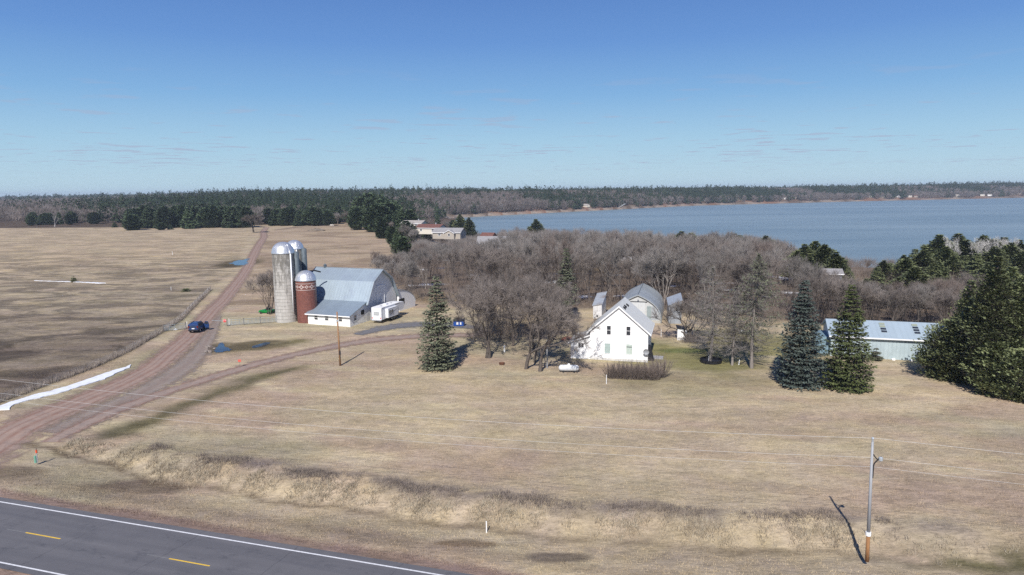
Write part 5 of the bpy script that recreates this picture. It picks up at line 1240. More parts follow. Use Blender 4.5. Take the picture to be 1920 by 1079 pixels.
b_ = MB(); n = 20; prof_t = [(.02, -1.62), (.3, -1.55), (.46, -1.35), (.5, -1.1), (.5, 1.1), (.46, 1.35), (.3, 1.55), (.02, 1.62)]; b_.lathe(prof_t, n); b_.xf(lambda x, y, z: (z, x, y + .72)); b_.build('tank', mat('aged_tank_paint', (.62, .64, .66), .45, .12, 1.5, dirt=(.42, .43, .45)), tk, True)
b_ = MB(); b_.lathe([(.2, 1.18), (.22, 1.35), (.16, 1.42), (.01, 1.44)], 12); b_.build('valve_dome', M['white'], tk, True)
for s in (-.85, .85): b_ = MB(); b_.box(s - .12, s + .12, -.35, .35, 0, .28); b_.build('saddle', M['dark'], tk)
gx_, gy_ = at(500, 588)
mo = thing('rotary_mower', 'green tractor mower attachment parked on the grass left of the silos', 'mower', (gx_, gy_ + 1, 0), R(-10))
b_ = MB(); b_.prism([(-1.3, .25), (-1.35, .6), (-.9, .72), (1.0, .72), (1.4, .5), (1.4, .25)], -1.7, 1.7, 'x'); b_.xf(lambda x, y, z: (x * (1 if y < .5 else .78), y, z)); b_.build('deck', M['greenpaint'], mo)
b_ = MB(); b_.box(-.4, .5, -.3, .5, .72, 1.15); b_.build('gearbox', M['black'], mo)
b_ = MB(); b_.path([(-.7, .9, .7), (-.05, .7, 1.9), (.5, 1.0, .7)], .07); b_.path([(-.05, .7, 1.9), (-.05, -1.1, .75)], .06); b_.path([(-.3, 1.4, .7), (.2, 2.2, .8)], .08); b_.build('hitch_frame', M['black'], mo)
for s in (-1, 1): wheel(mo, (s * .9, -1.75, .28), .28, .2)
def lump(name, label, cat, px, py, w_, h_, m, seed, group=None):
    x, y = at(px, py); rr = random.Random(seed); b_ = MB(); b_.lathe([(w_ * 1.0, -.05), (w_ * .9, h_ * .35), (w_ * .55, h_ * .8), (.02, h_)], 11)
    b_.xf(lambda a, c, z: (a * rr.uniform(.7, 1.2), c * rr.uniform(.5, 1.0), z * rr.uniform(.7, 1.25))); o = b_.build(name, m); o.location = (x, y, zg(x, y)); return tag(o, label, cat, group)
x, y = at(941, 684); fp_ = MB(); fp_.lathe([(.42, 0), (.5, .32), (.46, .32), (.38, .05), (.01, .05)], 16); o = fp_.build('fire_ring', mat('rust', (.12, .055, .035), .9, .3, 4)); o.location = (x, y, 0); tag(o, 'rusty fire ring on the lawn near the bare yard trees', 'fire pit')
pump = thing('hand_pump', 'little white pump standing under the bare yard trees', 'pump', at(946, 661) + (0,))
b_ = MB(); b_.tube((0, 0, 0), (0, 0, 1.1), .16, .12, 10); b_.tube((0, 0, 1.1), (0, 0, 1.3), .2, .05, 10); b_.build('body', M['white'], pump); b_ = MB(); b_.path([(0, 0, 1.2), (.5, 0, 1.35)], .03); b_.tube((0, 0, .85), (-.28, 0, .75), .05); b_.build('handle', M['black'], pump)
x, y = at(1337, 682.5); y += 1.2
stk = thing('stock_tank', 'low dark round stock tank behind the pale trunk of a leafless conifer', 'tank', (x, y, 0)); b_ = MB(); b_.lathe([(1.75, 0), (1.8, .5), (1.72, .5), (1.7, .2), (.01, .2)], 24); b_.build('tank', M['black'], stk); b_ = MB(); b_.lathe([(1.78, .5), (1.84, .53), (1.78, .56)], 24); b_.build('rim', M['black'], stk)
def stake(px, py, h, r_, m, label, name='stake', cat='post', lean=0, top=None):
    x, y = at(px, py); b_ = MB(); b_.tube((0, 0, -.1), (lean, 0, h), r_, r_ * .9, 8); b_.tube((lean, 0, h), (lean, 0, h + r_ * .5), r_ * .9, r_ * .3, 8)
    o = b_.build(name, m); o.location = (x, y, zg(x, y)); return tag(o, label, cat)
stake(1329, 681, 1.15, .10, M['white'], 'white pipe just left of the pale leafless trunk', 'pipe', 'pipe')
stake(1385, 684, .85, .08, M['white'], 'short leaning white pipe right of the thinnest leafless tree', 'pipe', 'pipe', .12)
stake(1239.5, 632, 1.5, .05, M['white'], 'thin white clothesline post between the farmhouse and the privy')
stake(1137, 720, 1.4, .05, M['white'], 'thin white stake at the left end of the shrub row')
stake(1025.8, 691, 4.6, .09, M['greywood'], 'tall thin grey wooden post among the yard trees')
stake(912, 981.5, 1.05, .055, M['white'], 'lone white marker post in the grass by the highway ditch', 'marker_post')
stake(430, 609, 1.35, .06, M['white'], 'white post right beside the stop sign on the gate', 'marker_post')
stake(351, 613, 1.2, .06, M['white'], 'white post just behind the dark blue car', 'marker_post')
stake(321, 545, 1.2, .05, M['white'], 'thin white marker in the field near the juniper mound', 'marker_post')
stake(324, 485, 1.6, .08, M['white'], 'far white marker out in the brown field', 'marker_post')
pdm = thing('cable_pedestal', 'pale green utility pedestal with an orange capped marker beside the dirt road', 'pedestal', at(67, 868) + (0,), 0)
b_ = MB(); b_.tube((0, 0, 0), (0, 0, .75), .13, .12, 10); b_.tube((0, 0, .75), (0, 0, .80), .14, .05, 10); b_.build('post', M['palegreen'], pdm)
b_ = MB(); b_.tube((.17, .05, 0), (.17, .05, 1.1), .05, .05, 8); b_.build('marker_stem', M['greywood'], pdm)
b_ = MB(); b_.tube((.17, .05, 1.1), (.17, .05, 1.42), .10, .09, 10); b_.build('orange_cap', M['orange'], pdm)
b_ = MB(); b_.tube((.17, .05, 1.42), (.17, .05, 1.62), .05, .04, 8); b_.build('marker_tip', M['post'], pdm)
sgn_ = thing('road_sign', 'small red reflector sign on a thin stake beside the driveway', 'sign', at(450, 690) + (0,), R(10))
b_ = MB(); b_.tube((0, 0, -.1), (0, 0, 1.15), .025, .025, 6); b_.build('stake', M['post'], sgn_)
b_ = MB(); b_.box(-.24, .24, -.03, -.01, 1.0, 1.42); b_.build('panel', mat('faded_red', (.62, .12, .09), .6, .1), sgn_)
# white junk in shade, brush pile, red bricks, stairs
for i, (px, py, w_, h_, lab) in enumerate([(1392, 623, .6, .5, 'leftmost of the pale things dumped under the sparse conifer'), (1402, 624, .5, .45, 'middle of the pale things dumped under the sparse conifer'), (1411, 622, .55, .6, 'rightmost and tallest of the pale things dumped under the sparse conifer')]): lump('junk_sack', lab, 'sack', px, py, w_, h_, M['white'], 200 + i)
lump('brick_heap', 'low heap of red bricks behind the low wing of the farmhouse', 'rubble', 1064, 637, 1.3, .55, mat('brick_heap', (.30, .11, .08), .9, .3, 6), 210)
lump('stone_mound', 'pale mound of stones on the far hillside', 'rock', 622, 425, 2.2, 1.0, mat('pale_stone', (.45, .41, .36), .9, .2, 1), 211)
lump('dirt_mound', 'grey dirt mound on the hillside beyond the silos', 'mound', 592, 437, 7, 1.6, mat('mound_dirt', (.19, .155, .12), .95, .2, .5), 212)
bpile = thing('brush_pile', 'heap of tangled cut branches beside the white privy', 'brush pile', at(1297, 641) + (0,))
rs = np.random.RandomState(8); n = 420; P = rs.normal(0, .75, (n, 3)) * [1.3, 1, .5]; P[:, 2] = np.abs(P[:, 2]) + .1; D = rs.normal(0, 1, (n, 3)) * [1, 1, .5]; D /= np.linalg.norm(D, axis=1, keepdims=True); Q = P + D * rs.uniform(.5, 1.6, n)[:, None]; Q[:, 2] = np.abs(Q[:, 2])
V, Fc = tubes(P, Q, rs.uniform(.02, .06, n), np.full(n, .01), 4); npmesh('branches', V, Fc, M['twig'], bpile)
# shrub row before the house
def shrub_geo(seed):
    rs = np.random.RandomState(seed); n = 90; a = rs.rand(n) * 6.283; r_ = rs.rand(n) ** .5 * .55; P0 = np.stack([np.cos(a) * r_, np.sin(a) * r_, np.full(n, -.05)], 1)
    D = np.stack([np.cos(a) * r_ * .9, np.sin(a) * r_ * .9, np.ones(n)], 1) + rs.normal(0, .16, (n, 3)) * [1, 1, 0]; L = rs.uniform(1.5, 2.6, n)[:, None]; P1 = P0 + D / np.linalg.norm(D, axis=1, keepdims=True) * L
    T = tubes(P0, P1, np.full(n, .016), np.full(n, .007), 3); m = 1100; k = rs.randint(0, n, m); t = rs.uniform(.25, 1, m)[:, None]
    d = (P1 - P0)[k] / L[k] + rs.normal(0, .38, (m, 3)); d /= np.linalg.norm(d, axis=1, keepdims=True); return T, blades(P0[k] * (1 - t) + P1[k] * t, d, rs.uniform(.3, .75, m), .0085, rs)
sg_ = [shrub_geo(220 + k) for k in range(2)]
sm2 = {}
for i in range(9):
    px = 1146 + i * 11.6; x, y = at(px, 711 + i * .5 - (6 if i == 8 else 0)); y += .4; k = i % 2; s_ = [1.05, 1.15, 1.1, 1.2, 1.15, 1.1, 1.15, 1.2, 1.4][i]
    lab = 'twiggy bare shrub in the row below the front wall of the farmhouse' if i < 8 else 'tallest twiggy bare shrub, at the right end of the row by the farmhouse'
    if k not in sm2: sm2[k] = tree_thing('bare_shrub', lab, 'shrub', sg_[k], M['redtwig'], M['redtwig'], (x, y), 0, 'bare shrub row before the farmhouse', ('stems', 'crown'), .05)
    else: dup(sm2[k], (x, y, 0), rnd.uniform(0, 6), (s_, s_, s_ * rnd.uniform(.9, 1.05)), lab, 'bare shrub row before the farmhouse')
# ------------------------------------------------------------------ car
cx, cy = at(362, 626); 
car = thing('parked_car', 'dark blue station wagon with its right front door open on the dirt road', 'car', (cx, cy + .2, .04), R(6)); car.scale = (1.06, 1.06, 1.14)
W2, LL = .95, 4.9
def sect(y, zlo, pts_): return [(x, y, z) for x, z in pts_]
b_ = MB()
secs = [(0.0, .45, .80, 1.05, .98, 1.5), (.12, .38, .92, 1.05, .86, 1.62), (.6, .32, .95, 1.08, .78, 1.74), (2.4, .3, .95, 1.06, .77, 1.76), (3.05, .3, .95, 1.05, .74, 1.66), (3.75, .32, .94, 1.02, .90, 1.06), (4.6, .36, .90, .92, .84, .95), (4.9, .45, .78, .78, .6, .80)]
rings = []
for y, z0, w1, zb, wt, zt in secs:
    rings.append([(-w1 * .9, y, z0), (-w1, y, z0 + .2), (-w1, y, zb), (-wt, y, zt), (-wt * .75, y, zt + .03), (wt * .75, y, zt + .03), (wt, y, zt), (w1, y, zb), (w1, y, z0 + .2), (w1 * .9, y, z0)])
n = 10; vs = [p for rg in rings for p in rg]; fs = []
for i in range(len(rings) - 1):
    for j in range(n): fs.append((i * n + j, i * n + (j + 1) % n, (i + 1) * n + (j + 1) % n, (i + 1) * n + j))
fs += [tuple(range(n)), tuple(range((len(rings) - 1) * n, len(rings) * n))[::-1]]
b_.add(vs, fs); b_.build('body', M['bluepaint'], car)
gl = MB(); gl.add([(-.7, -.0 + .05, 1.08), (.7, .05, 1.08), (.66, .14, 1.56), (-.66, .14, 1.56)], [(0, 1, 2, 3)]); gl.xf(lambda x, y, z: (x, y - .085, z)); gl.build('rear_window', M['glass'], car)
for s in (-1, 1):
    g_ = MB(); 
    for a, c in ((.55, 1.35), (1.45, 2.3), (2.4, 3.1)): g_.add([(s * .955, a, 1.12), (s * .955, c, 1.12), (s * .81, c - (.0 if c < 3 else .35), 1.66), (s * .81, a + .05, 1.66)], [(0, 1, 2, 3)])
    g_.build('side_window', M['glass'], car)
ws = MB(); ws.add([(-.82, 3.72, 1.10), (.82, 3.72, 1.10), (.7, 3.1, 1.69), (-.7, 3.1, 1.69)], [(0, 1, 2, 3)]); ws.build('windscreen', M['glass'], car)
for s in (-1, 1):
    for y in (.95, 3.9): wheel(car, (s * .87, y, .36), .36, .24)
    t_ = MB(); t_.box(s * .8 - .1, s * .8 + .1, -.03, .06, .95, 1.35); t_.build('tail_light', mat('tail_red', (.15, .01, .01), .3, .1), car)
    m2 = MB(); m2.box(s * 1.0 - .1, s * 1.0 + .1, 3.2, 3.35, 1.08, 1.25); m2.build('mirror', M['bluepaint'], car)
b_ = MB(); b_.box(-.26, .26, -.04, -.005, .78, .93); b_.build('licence_plate', M['trim'], car)
b_ = MB(); b_.box(-.9, .9, -.12, .1, .42, .66); b_.build('bumper', M['black'], car)
do = MB(); do.add([(0, 0, .45), (1.05, 0, .45), (1.1, 0, 1.08), (.9, 0, 1.62), (.35, 0, 1.66), (0, 0, 1.1)] + [(0, .12, .45), (1.05, .12, .45), (1.1, .12, 1.08), (.9, .10, 1.62), (.35, .10, 1.66), (0, .12, 1.1)], [(0, 1, 2, 3, 4, 5), (11, 10, 9, 8, 7, 6)] + [(i, (i + 1) % 6, (i + 1) % 6 + 6, i + 6) for i in range(6)])
dob = do.build('open_door', M['bluepaint'], car); dob.location = (.95, 3.2, 0); dob.rotation_euler = (0, 0, R(-12))
dg = MB(); dg.add([(.12, -.006, 1.12), (1.0, -.006, 1.12), (.85, -.006, 1.57), (.38, -.006, 1.6)], [(0, 1, 2, 3)]); dgo = dg.build('door_window', M['glass'], dob)
for s in (-1, 1): rk = MB(); rk.box(s * .62 - .02, s * .62 + .02, .7, 2.8, 1.80, 1.86); rk.build('roof_rail', M['black'], car)
# ------------------------------------------------------------------ gates, fence
def pipe_gate(a, b, label, panels=1, h=1.35):
    ax_, ay_ = a; bx_, by_ = b; L = math.hypot(bx_ - ax_, by_ - ay_); o = thing('pipe_gate', label, 'gate', (ax_, ay_, 0), math.atan2(by_ - ay_, bx_ - ax_))
    for p in range(panels):
        x0, x1 = L * p / panels + .08, L * (p + 1) / panels - .08
        g_ = MB()
        for z in (.25, .45, .68, .92, h - .03): g_.tube((x0, 0, z), (x1, 0, z), .035, .035, 6)
        g_.build('rails', M['gate'], o)
        g2 = MB()
        for i in range(5): xx = x0 + (x1 - x0) * i / 4; g2.tube((xx, 0, .25), (xx, 0, h - .03), .03, .03, 6)
        g2.build('uprights', M['gate'], o)
    for p in range(panels + 1): xx = L * p / panels; ps = MB(); ps.tube((xx, .05, -.1), (xx, .05, h + .2), .09, .085, 8); ps.build('gate_post', M['post'], o)
    return o
ga = pipe_gate(at(307, 622.5), at(349, 617.5), 'open pipe gate between the field fence and the parked blue car')
dbr = lump('white_bag', 'white plastic scrap lying against the open pipe gate left of the car', 'bag', 329, 619, .45, .3, M['white'], 215)
gb = pipe_gate(at(426, 611.8), at(519, 605), 'long two panel pipe gate between the stop sign and the tall silo', 3)
bar = MB(); x0, y0 = at(398, 611); x1, y1 = at(426, 611.5); bar.tube((x0, y0, 1.15), (x1, y1, 1.1), .045); tag(bar.build('swing_bar', M['gate']), 'thin swing bar reaching over the dirt road from the stop sign', 'bar')
ss = thing('stop_sign', 'small red octagonal STOP sign at the end of the long pipe gate', 'sign', (x1 - .35, y1 - .3, 0), R(14))
b_ = MB(); b_.tube((0, 0, -.1), (0, 0, 1.2), .03, .03, 6); b_.build('post', M['gate'], ss)
octo = [(.36 * math.cos(R(22.5 + 45 * i)), 1.2 + .36 * math.sin(R(22.5 + 45 * i))) for i in range(8)]
b_ = MB(); b_.prism(octo, -.045, -.02, 'y'); b_.build('panel', M['red'], ss)
b_ = MB(); b_.prism([(a * 1.08, 1.2 + (z - 1.2) * 1.08) for a, z in octo], -.02, -.01, 'y'); b_.build('white_rim', M['trim'], ss)
tcu = bpy.data.curves.new('stop_text', 'FONT'); tcu.body = 'STOP'; tcu.size = .27; tcu.align_x = 'CENTER'; tcu.align_y = 'CENTER'; tcu.extrude = .002
to = bpy.data.objects.new('lettering', tcu); C.objects.link(to); to.parent = ss; to.location = (0, -.05, 1.2); to.rotation_euler = (R(90), 0, 0); tcu.materials.append(M['trim'])
bpy.context.view_layer.update(); tme = bpy.data.meshes.new_from_object(to); tm = link('lettering', tme, None, ss); tm.location = (0, -.05, 1.2); tm.rotation_euler = (R(90), 0, 0); bpy.data.objects.remove(to)
fnc = thing('wire_fence', 'old wire field fence with brown posts along the dirt road', 'fence', (FENCE[0][0], FENCE[0][1], 0))
wr = MB(); fp2 = []
for (ax_, ay_), (bx_, by_) in zip(FENCE, FENCE[1:]):
    L = math.hypot(bx_ - ax_, by_ - ay_); k = max(1, round(L / 4.2))
    for i in range(k): fp2.append((ax_ + (bx_ - ax_) * i / k, ay_ + (by_ - ay_) * i / k))
fp2.append(FENCE[-1]); ox, oy = FENCE[0]
for x, y in fp2: ps = MB(); ps.tube((x - ox, y - oy, zg(x, y) - .2), (x - ox + rnd.uniform(-.08, .08), y - oy, zg(x, y) + rnd.uniform(1.25, 1.5)), .07, .06, 6); ps.build('fence_post', M['post'], fnc)
for (xa, ya), (xb, yb) in zip(fp2, fp2[1:]):
    for z in (.15, .4, .65, .9, 1.15): wr.tube((xa - ox, ya - oy, zg(xa, ya) + z), (xb - ox, yb - oy, zg(xb, yb) + z), .012, .012, 3, False)
    for i in range(14): t = i / 14; wr.tube((xa - ox + (xb - xa) * t, ya - oy + (yb - ya) * t, zg(xa, ya) + .15), (xa - ox + (xb - xa) * t, ya - oy + (yb - ya) * t, zg(xa, ya) + 1.15), .009, .009, 3, False)
wr.build('woven_wire', M['wire'], fnc)
# ------------------------------------------------------------------ utility poles and wires
p1 = at(1626, 1046); H1 = height_to(p1[0], p1[1], 0, 829)
up = thing('utility_pole', 'weathered grey utility pole with rusty orange foot beside the highway ditch', 'pole', (p1[0], p1[1], 0), R(-17))
up.rotation_euler = (R(0), R(-1.0), R(-17))
b_ = MB(); b_.tube((0, 0, 1.9), (0, 0, H1), .135, .085, 12); b_.build('shaft', M['greywood'], up, True)
b_ = MB(); b_.tube((0, 0, -.3), (0, 0, 1.9), .15, .137, 12); b_.build('foot', mat('orange_wood', (.30, .15, .065), .9, .25, 4, stretch=(3, 3, .4)), up, True)
b_ = MB(); b_.tube((0, 0, 1.85), (0, 0, 2.15), .2, .2, 12); b_.build('collar', M['white'], up)
b_ = MB(); b_.tube((0, 0, H1), (0, 0, H1 + .28), .07, .09, 10); b_.tube((0, 0, H1 + .28), (0, 0, H1 + .36), .12, .05, 10); b_.build('insulator', M['galv'], up)
b_ = MB(); b_.path([(0, 0, H1 - .9), (.35, -.05, H1 - 1.35), (.62, -.05, H1 - 1.25), (.38, -.05, H1 - 1.42), (.18, -.03, H1 - 1.7), (.1, 0, H1 - 2.1)], .045, 6); b_.build('bracket', M['black'], up)
b_ = MB(); b_.lathe([(.09, H1 - 1.48), (.16, H1 - 1.42), (.16, H1 - 1.2), (.06, H1 - 1.12)], 10, (.6, -.05)); b_.build('fuse_cutout', M['galv'], up)
b_ = MB(); b_.tube((.12, 0, H1 - 2.9), (.13, 0, H1 - 1.9), .05, .05, 6); b_.build('cable_head', M['black'], up)
p2 = at(638, 686); H2 = height_to(p2[0], p2[1], 0, 585)
u2 = thing('utility_pole', 'brown wooden utility pole on the lawn in front of the barn', 'pole', (p2[0], p2[1], 0)); u2.rotation_euler = (0, R(-.8), 0)
b_ = MB(); b_.tube((0, 0, -.3), (0, 0, H2), .17, .11, 12); b_.build('shaft', M['wood'], u2, True)
b_ = MB(); b_.tube((.13, -.1, 1.3), (.13, -.1, 2.8), .05, .05, 8); b_.box(.02, .24, -.28, -.1, 1.9, 2.6); b_.build('meter_box', M['black'], u2)
b_ = MB(); b_.box(-.18, .18, -.14, -.08, H2 - 1.6, H2 - 1.35); b_.tube((0, -.1, H2 - 1.5), (-.25, -.2, H2 - 1.9), .03); b_.build('bracket', M['galv'], u2)
def wire(a, b, sag, r_, label, n=26):
    w_ = MB(); P = [Vector(a).lerp(Vector(b), i / n) - Vector((0, 0, sag * 4 * (i / n) * (1 - i / n))) for i in range(n + 1)]
    w_.path(P, r_, 4); return tag(w_.build('power_line', M['wire']), label, 'wire')
a9 = at(5, 716, 9.2); dxn, dyn = p1[0] - a9[0], p1[1] - a9[1]; Lw = math.hypot(dxn, dyn); dxn /= Lw; dyn /= Lw
for dz, rr_, lab in ((0.3, .011, 'topmost wire running from the grey pole over the meadow'), (-1.25, .010, 'middle wire running from the grey pole over the meadow'), (-2.0, .009, 'lowest wire running from the grey pole over the meadow')):
    z = H1 + dz
    wire((p1[0], p1[1], z), (p1[0] - dxn * 92, p1[1] - dyn * 92, z), 1.1, rr_, lab); wire((p1[0], p1[1], z), (p1[0] + dxn * 92, p1[1] + dyn * 92, z), 1.1, rr_, lab.replace('over the meadow', 'toward the right edge'))
# ------------------------------------------------------------------ houses beyond the wood
def cottage(name, label, c, ang, L, Wd, eave, ridge, wm, rm, wins=2, sub=None, chim=False, dz=0, cat='house', group=None):
    z = zg(*c) + dz; o = thing(name, label, cat, (c[0], c[1], z), ang, group)
    w = MB(); w.prism([(-Wd / 2, -1), (-Wd / 2, eave), (0, ridge), (Wd / 2, eave), (Wd / 2, -1)], -L / 2, L / 2); w.build('wall', wm, o)
    sl = (ridge - eave) / (Wd / 2)
    r = MB(); r.slab([(-Wd / 2 - .5, eave - .5 * sl + .2), (0, ridge + .2), (Wd / 2 + .5, eave - .5 * sl + .2)], .2, -L / 2 - .5, L / 2 + .5); ro = r.build('roof', rm, o)
    for i in range(wins): a = -L / 2 + L * (i + .5) / wins; window(o, -Wd / 2, a - .6, a + .6, eave - 1.9, eave - .6, 0, mull=2, ft=.14)
    if sub:
        x0, wd2, dp2, e2, r2 = sub; g_ = MB(); g_.prism([(x0 - wd2 / 2, -1), (x0 - wd2 / 2, e2), (x0, r2), (x0 + wd2 / 2, e2), (x0 + wd2 / 2, -1)], -Wd / 2 - dp2, -Wd / 2 - .003, 'y'); g_.build('gable_wing', wm, o)
        s2_ = (r2 - e2) / (wd2 / 2); g_ = MB(); g_.slab([(x0 - wd2 / 2 - .4, e2 - .4 * s2_ + .15), (x0, r2 + .15), (x0 + wd2 / 2 + .4, e2 - .4 * s2_ + .15)], .16, -Wd / 2 - dp2 - .4, -.3, 'y'); g_.build('gable_roof', rm, o)
        g_ = MB()
        for s in (-1, 1): g_.prism([(x0 + s * (wd2 / 2 + .42), e2 - .4 * s2_ - .12), (x0 + s * (wd2 / 2 + .42), e2 - .4 * s2_ + .17), (x0, r2 + .17), (x0, r2 - .12)], -Wd / 2 - dp2 - .48, -Wd / 2 - dp2 - .402, 'y')
        g_.build('gable_trim', M['trim'], o)
        window(o, -Wd / 2 - dp2, x0 - .5, x0 + .5, e2 - 1.6, e2 - .3, 0, mull=0, ft=.12)
    if chim: g_ = MB(); g_.box(L * .2, L * .2 + .7, -.35, .35, ridge - .6, ridge + 1.0); g_.build('chimney', M['rvgrey'], ro)
    tr_ = MB(); tr_.box(-L / 2 - .5, L / 2 + .5, -Wd / 2 - .58, -Wd / 2 - .502, eave - .5 * sl - .08, eave - .5 * sl + .2); tr_.build('gutter', M['trim'], o)
    return o
Mcr = mat('cream_siding', (.62, .58, .50), .7, .05); Mtan = mat('tan_siding', (.40, .36, .31), .7, .06); Mbg = mat('bluegrey_siding', (.20, .235, .27), .7, .06); Mredr = mat('brown_red_roof', (.16, .075, .06), .85, .12, .8); Mgr = mat('grey_roof', (.28, .27, .27), .9, .12, .8); Mgr2 = mat('taupe_roof', (.36, .33, .30), .9, .1, .8); Mbrick = mat('brick_red_siding', (.28, .11, .08), .8, .1)
def hpos(px, py, yd): x = px_at(px, yd); z0 = zg(x, yd); zz = H - (H - 0); return (x, yd)
def by_roof(px, top, yd, ridge):
    x = px_at(px, yd); z = zg(x, yd); want = height_to(x, yd, z, top); return (x, yd), want - ridge
c, dz = by_roof(783, 414, 428, 6.6); cottage('lake_house', 'cream two storey house with a light roof at the hill foot', c, R(-20), 14, 9, 5.0, 6.6, Mcr, Mgr2, 2, (-1.5, 6, 2.5, 4.2, 5.6), True, dz)
c, dz = by_roof(814, 421, 412, 4.6); cottage('lake_house', 'long house with a brown red roof right of the cream house', c, R(-24), 16, 10, 2.7, 4.6, Mcr, Mredr, 2, None, True, dz)
c, dz = by_roof(848, 428, 392, 4.9); cottage('lake_house', 'grey roofed house with a small white gable before the brown red roof', c, R(-18), 17, 9, 2.7, 4.9, Mtan, Mgr, 2, (2.5, 6, 2, 2.4, 4.0), False, dz)
c, dz = by_roof(921, 437, 385, 4.6); cottage('lake_house', 'small brick red house half hidden above the blue grey house', c, R(-25), 7, 6, 2.8, 4.6, Mbrick, Mredr, 1, None, False, dz)
c, dz = by_roof(942, 443, 350, 6.4); cottage('lake_house', 'long blue grey house with white trim and a pointed porch gable in the wood', c, R(-6), 22, 10, 3.4, 6.2, Mbg, Mgr, 4, (6.5, 5.5, 2, 3.4, 6.4), False, dz)
c, dz = by_roof(1140, 483, 308, 4.0); cottage('mobile_home', 'long tan mobile home seen through the bare trees above the farmhouse', c, R(-8), 17, 6, 3.0, 4.0, Mtan, Mgr, 3, None, False, dz)
c, dz = by_roof(1213, 482, 305, 4.2); cottage('mobile_home', 'tan and white mobile home right of the longer one in the wood', c, R(-8), 13, 6, 3.1, 4.2, mat('pale_tan_siding', (.56, .47, .36), .7, .05), M['white'], 2, None, False, dz)
c, dz = by_roof(1262, 478, 335, 3.6); cottage('mobile_home', 'plain white trailer home behind the bare trees near the lake', c, R(-12), 9, 5, 2.8, 3.6, M['white'], M['white'], 1, None, False, dz)
c, dz = by_roof(1085, 487, 320, 3.0); cottage('mobile_home', 'small white trailer home left of the tan mobile home', c, R(-5), 7, 4.5, 2.2, 3.0, M['white'], Mgr, 1, None, False, dz)
c, dz = by_roof(1560, 505, 195, 3.0); cottage('garden_shed', 'grey roofed cabin hidden in brush below the lakeside pine clump', c, R(-15), 6, 5, 2.0, 3.0, Mbg, Mgr, 1, None, False, dz, 'shed')
hs_l = [(1100, 0), (1185, 1), (1385, 0), (1402, 1), (1470, 2), (1490, 1), (1630, 0), (1650, 0), (1680, 2), (1701, 0), (1712, 1), (1790, 1), (1836, 0), (1850, 2), (1893, 0), (1905, 1)]
for i, (px, k) in enumerate(hs_l):
    a = (px - 960) / F; yd = 900.0
    for _ in range(30): yd = yd * .5 + .5 * (float(far_shore(a * yd)) + 30 + (i * 37) % 40)
    cottage('lake_cottage', 'small cottage among the trees of the far lakeshore', (a * yd, yd), R(-30 + (i * 53) % 60 - 20), 11, 7, 2.8, 4.8, [Mcr, Mtan, M['white']][k], [Mgr2, Mgr, Mredr][(i + k) % 3], 0, None, False, .5, group='cottages on the far shore')
for px, lab in ((1165, 'pale wooden stairway down the bluff of the far shore'),):
    a = (px - 960) / F; yd = 900.0
    for _ in range(30): yd = yd * .5 + .5 * (float(far_shore(a * yd)) + 4)
    sw = thing('stairway', lab, 'stairs', (a * yd, yd, LAKE + 1.0), R(-50)); m_ = MB(); m_.slab([(-9, 0), (9, 9)], .4, -1.6, 1.6, 'y'); m_.build('flight', M['white'], sw); m_ = MB()
    for s in (-1.6, 1.6): m_.tube((-9, s, 1), (9, s, 10), .1)
    m_.build('railing', M['white'], sw)

# ------------------------------------------------------------------ light, sky, air
EL, AZ = R(42), R(180 + 11.5)
sun = bpy.data.lights.new('sun', 'SUN'); sun.energy = 4.0; sun.angle = R(.53); sun.color = (1, .955, .90)
so2 = bpy.data.objects.new('sun', sun); C.objects.link(so2)
sd = Vector((math.sin(AZ) * math.cos(EL), math.cos(AZ) * math.cos(EL), math.sin(EL)))
so2.rotation_euler = sd.to_track_quat('Z', 'Y').to_euler(); so2.location = (0, 0, 300)
wd_ = bpy.data.worlds.new('World'); sc.world = wd_; wd_.use_nodes = True; nt = NT(wd_.node_tree)
bg = wd_.node_tree.nodes['Background']
sky = wd_.node_tree.nodes.new('ShaderNodeTexSky'); sky.sky_type = 'NISHITA'; sky.sun_disc = False
sky.sun_elevation = EL; sky.sun_rotation = AZ; sky.air_density = 1.0; sky.dust_density = .4; sky.ozone_density = 3.0; sky.altitude = 300
tc = nt.n('ShaderNodeTexCoord').outputs['Generated']; sx = nt.n('ShaderNodeSeparateXYZ', Vector=tc)
zc = nt.math('MAXIMUM', sx.outputs[2], .012)
pl = nt.n('ShaderNodeCombineXYZ', X=nt.math('DIVIDE', sx.outputs[0], zc), Y=nt.math('DIVIDE', sx.outputs[1], zc)).outputs[0]
el_ = nt.math('ARCSINE', sx.outputs[2])
cr = nt.n('ShaderNodeValToRGB', Fac=nt.ramp(el_, 0.0, R(90))); e_ = cr.color_ramp.elements
stops = [(0, (.49, .67, .78)), (1.2, (.47, .665, .79)), (4, (.37, .60, .79)), (7.5, (.225, .45, .75)), (11.5, (.14, .31, .67)), (16, (.10, .23, .57)), (30, (.045, .12, .38)), (90, (.022, .065, .25))]
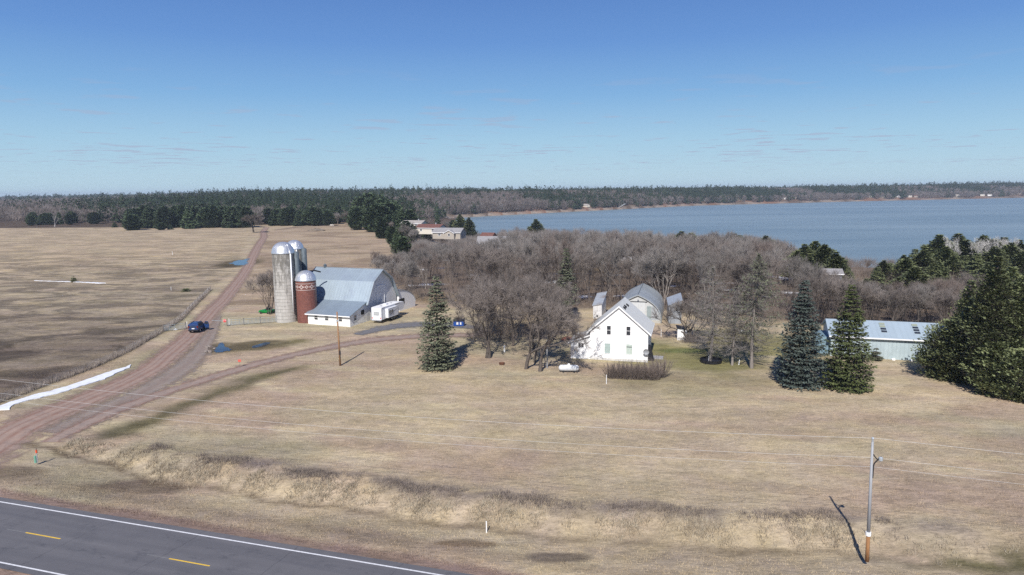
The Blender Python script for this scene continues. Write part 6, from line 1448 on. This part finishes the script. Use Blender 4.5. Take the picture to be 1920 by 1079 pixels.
e_[0].position = 0; e_[0].color = stops[0][1] + (1,); e_[1].position = 1; e_[1].color = stops[-1][1] + (1,)
for d_, c_ in stops[1:-1]: ne = e_.new(d_ / 90); ne.color = c_ + (1,)
SKYK = 7.2
grad = nt.n('ShaderNodeVectorMath', _operation='SCALE', i0=cr.outputs[0]); grad.inputs['Scale'].default_value = SKYK
skyc = nt.mix(.97, sky.outputs[0], grad.outputs[0])
cl = nt.noise(nt.n('ShaderNodeMapping', Vector=pl, Location=(3.1, 7.7, 0), Scale=(.9, 1.0, 1)).outputs[0], 1.5, 4, .5)
cov = nt.noise(nt.n('ShaderNodeMapping', Vector=pl, Location=(1.3, 0, 0)).outputs[0], .16, 2)
k = nt.math('MULTIPLY', nt.ramp(nt.math('ADD', cl, nt.math('MULTIPLY', nt.math('SUBTRACT', cov, .5), .5)), .585, .66), nt.ramp(sx.outputs[2], .012, .035), clamp=True)
k = nt.math('MULTIPLY', k, nt.math('SUBTRACT', 1.0, nt.ramp(sx.outputs[2], .06, .17)), clamp=True)
skc = nt.mix(nt.math('MULTIPLY', k, .6), skyc, (2.9, 3.2, 4.3))
nt.put(bg.inputs['Color'], skc); bg.inputs['Strength'].default_value = .10
hz_ = MB(); hz_.box(-9300, 9300, -700, 9300, -20, 60); hb = hz_.build('haze', None)
hm, nt, b = newmat('air'); hm.node_tree.nodes.remove(b); pv = hm.node_tree.nodes.new('ShaderNodeVolumePrincipled')
pv.inputs['Color'].default_value = (.72, .84, 1, 1); pv.inputs['Density'].default_value = .0001; pv.inputs['Anisotropy'].default_value = 0
hm.node_tree.links.new(pv.outputs[0], hm.node_tree.nodes['Material Output'].inputs['Volume'])
hb.data.materials.append(hm); hb['kind'] = 'stuff'; hb['label'] = 'thin pale haze in the far air'
sc.render.engine = 'CYCLES'
sc.view_settings.view_transform = 'Standard'; sc.view_settings.look = 'None'; sc.view_settings.gamma = 1; sc.view_settings.exposure = .45
sc.cycles.use_denoising = False; sc.cycles.max_bounces = 6; sc.cycles.transparent_max_bounces = 16; sc.cycles.volume_bounces = 0
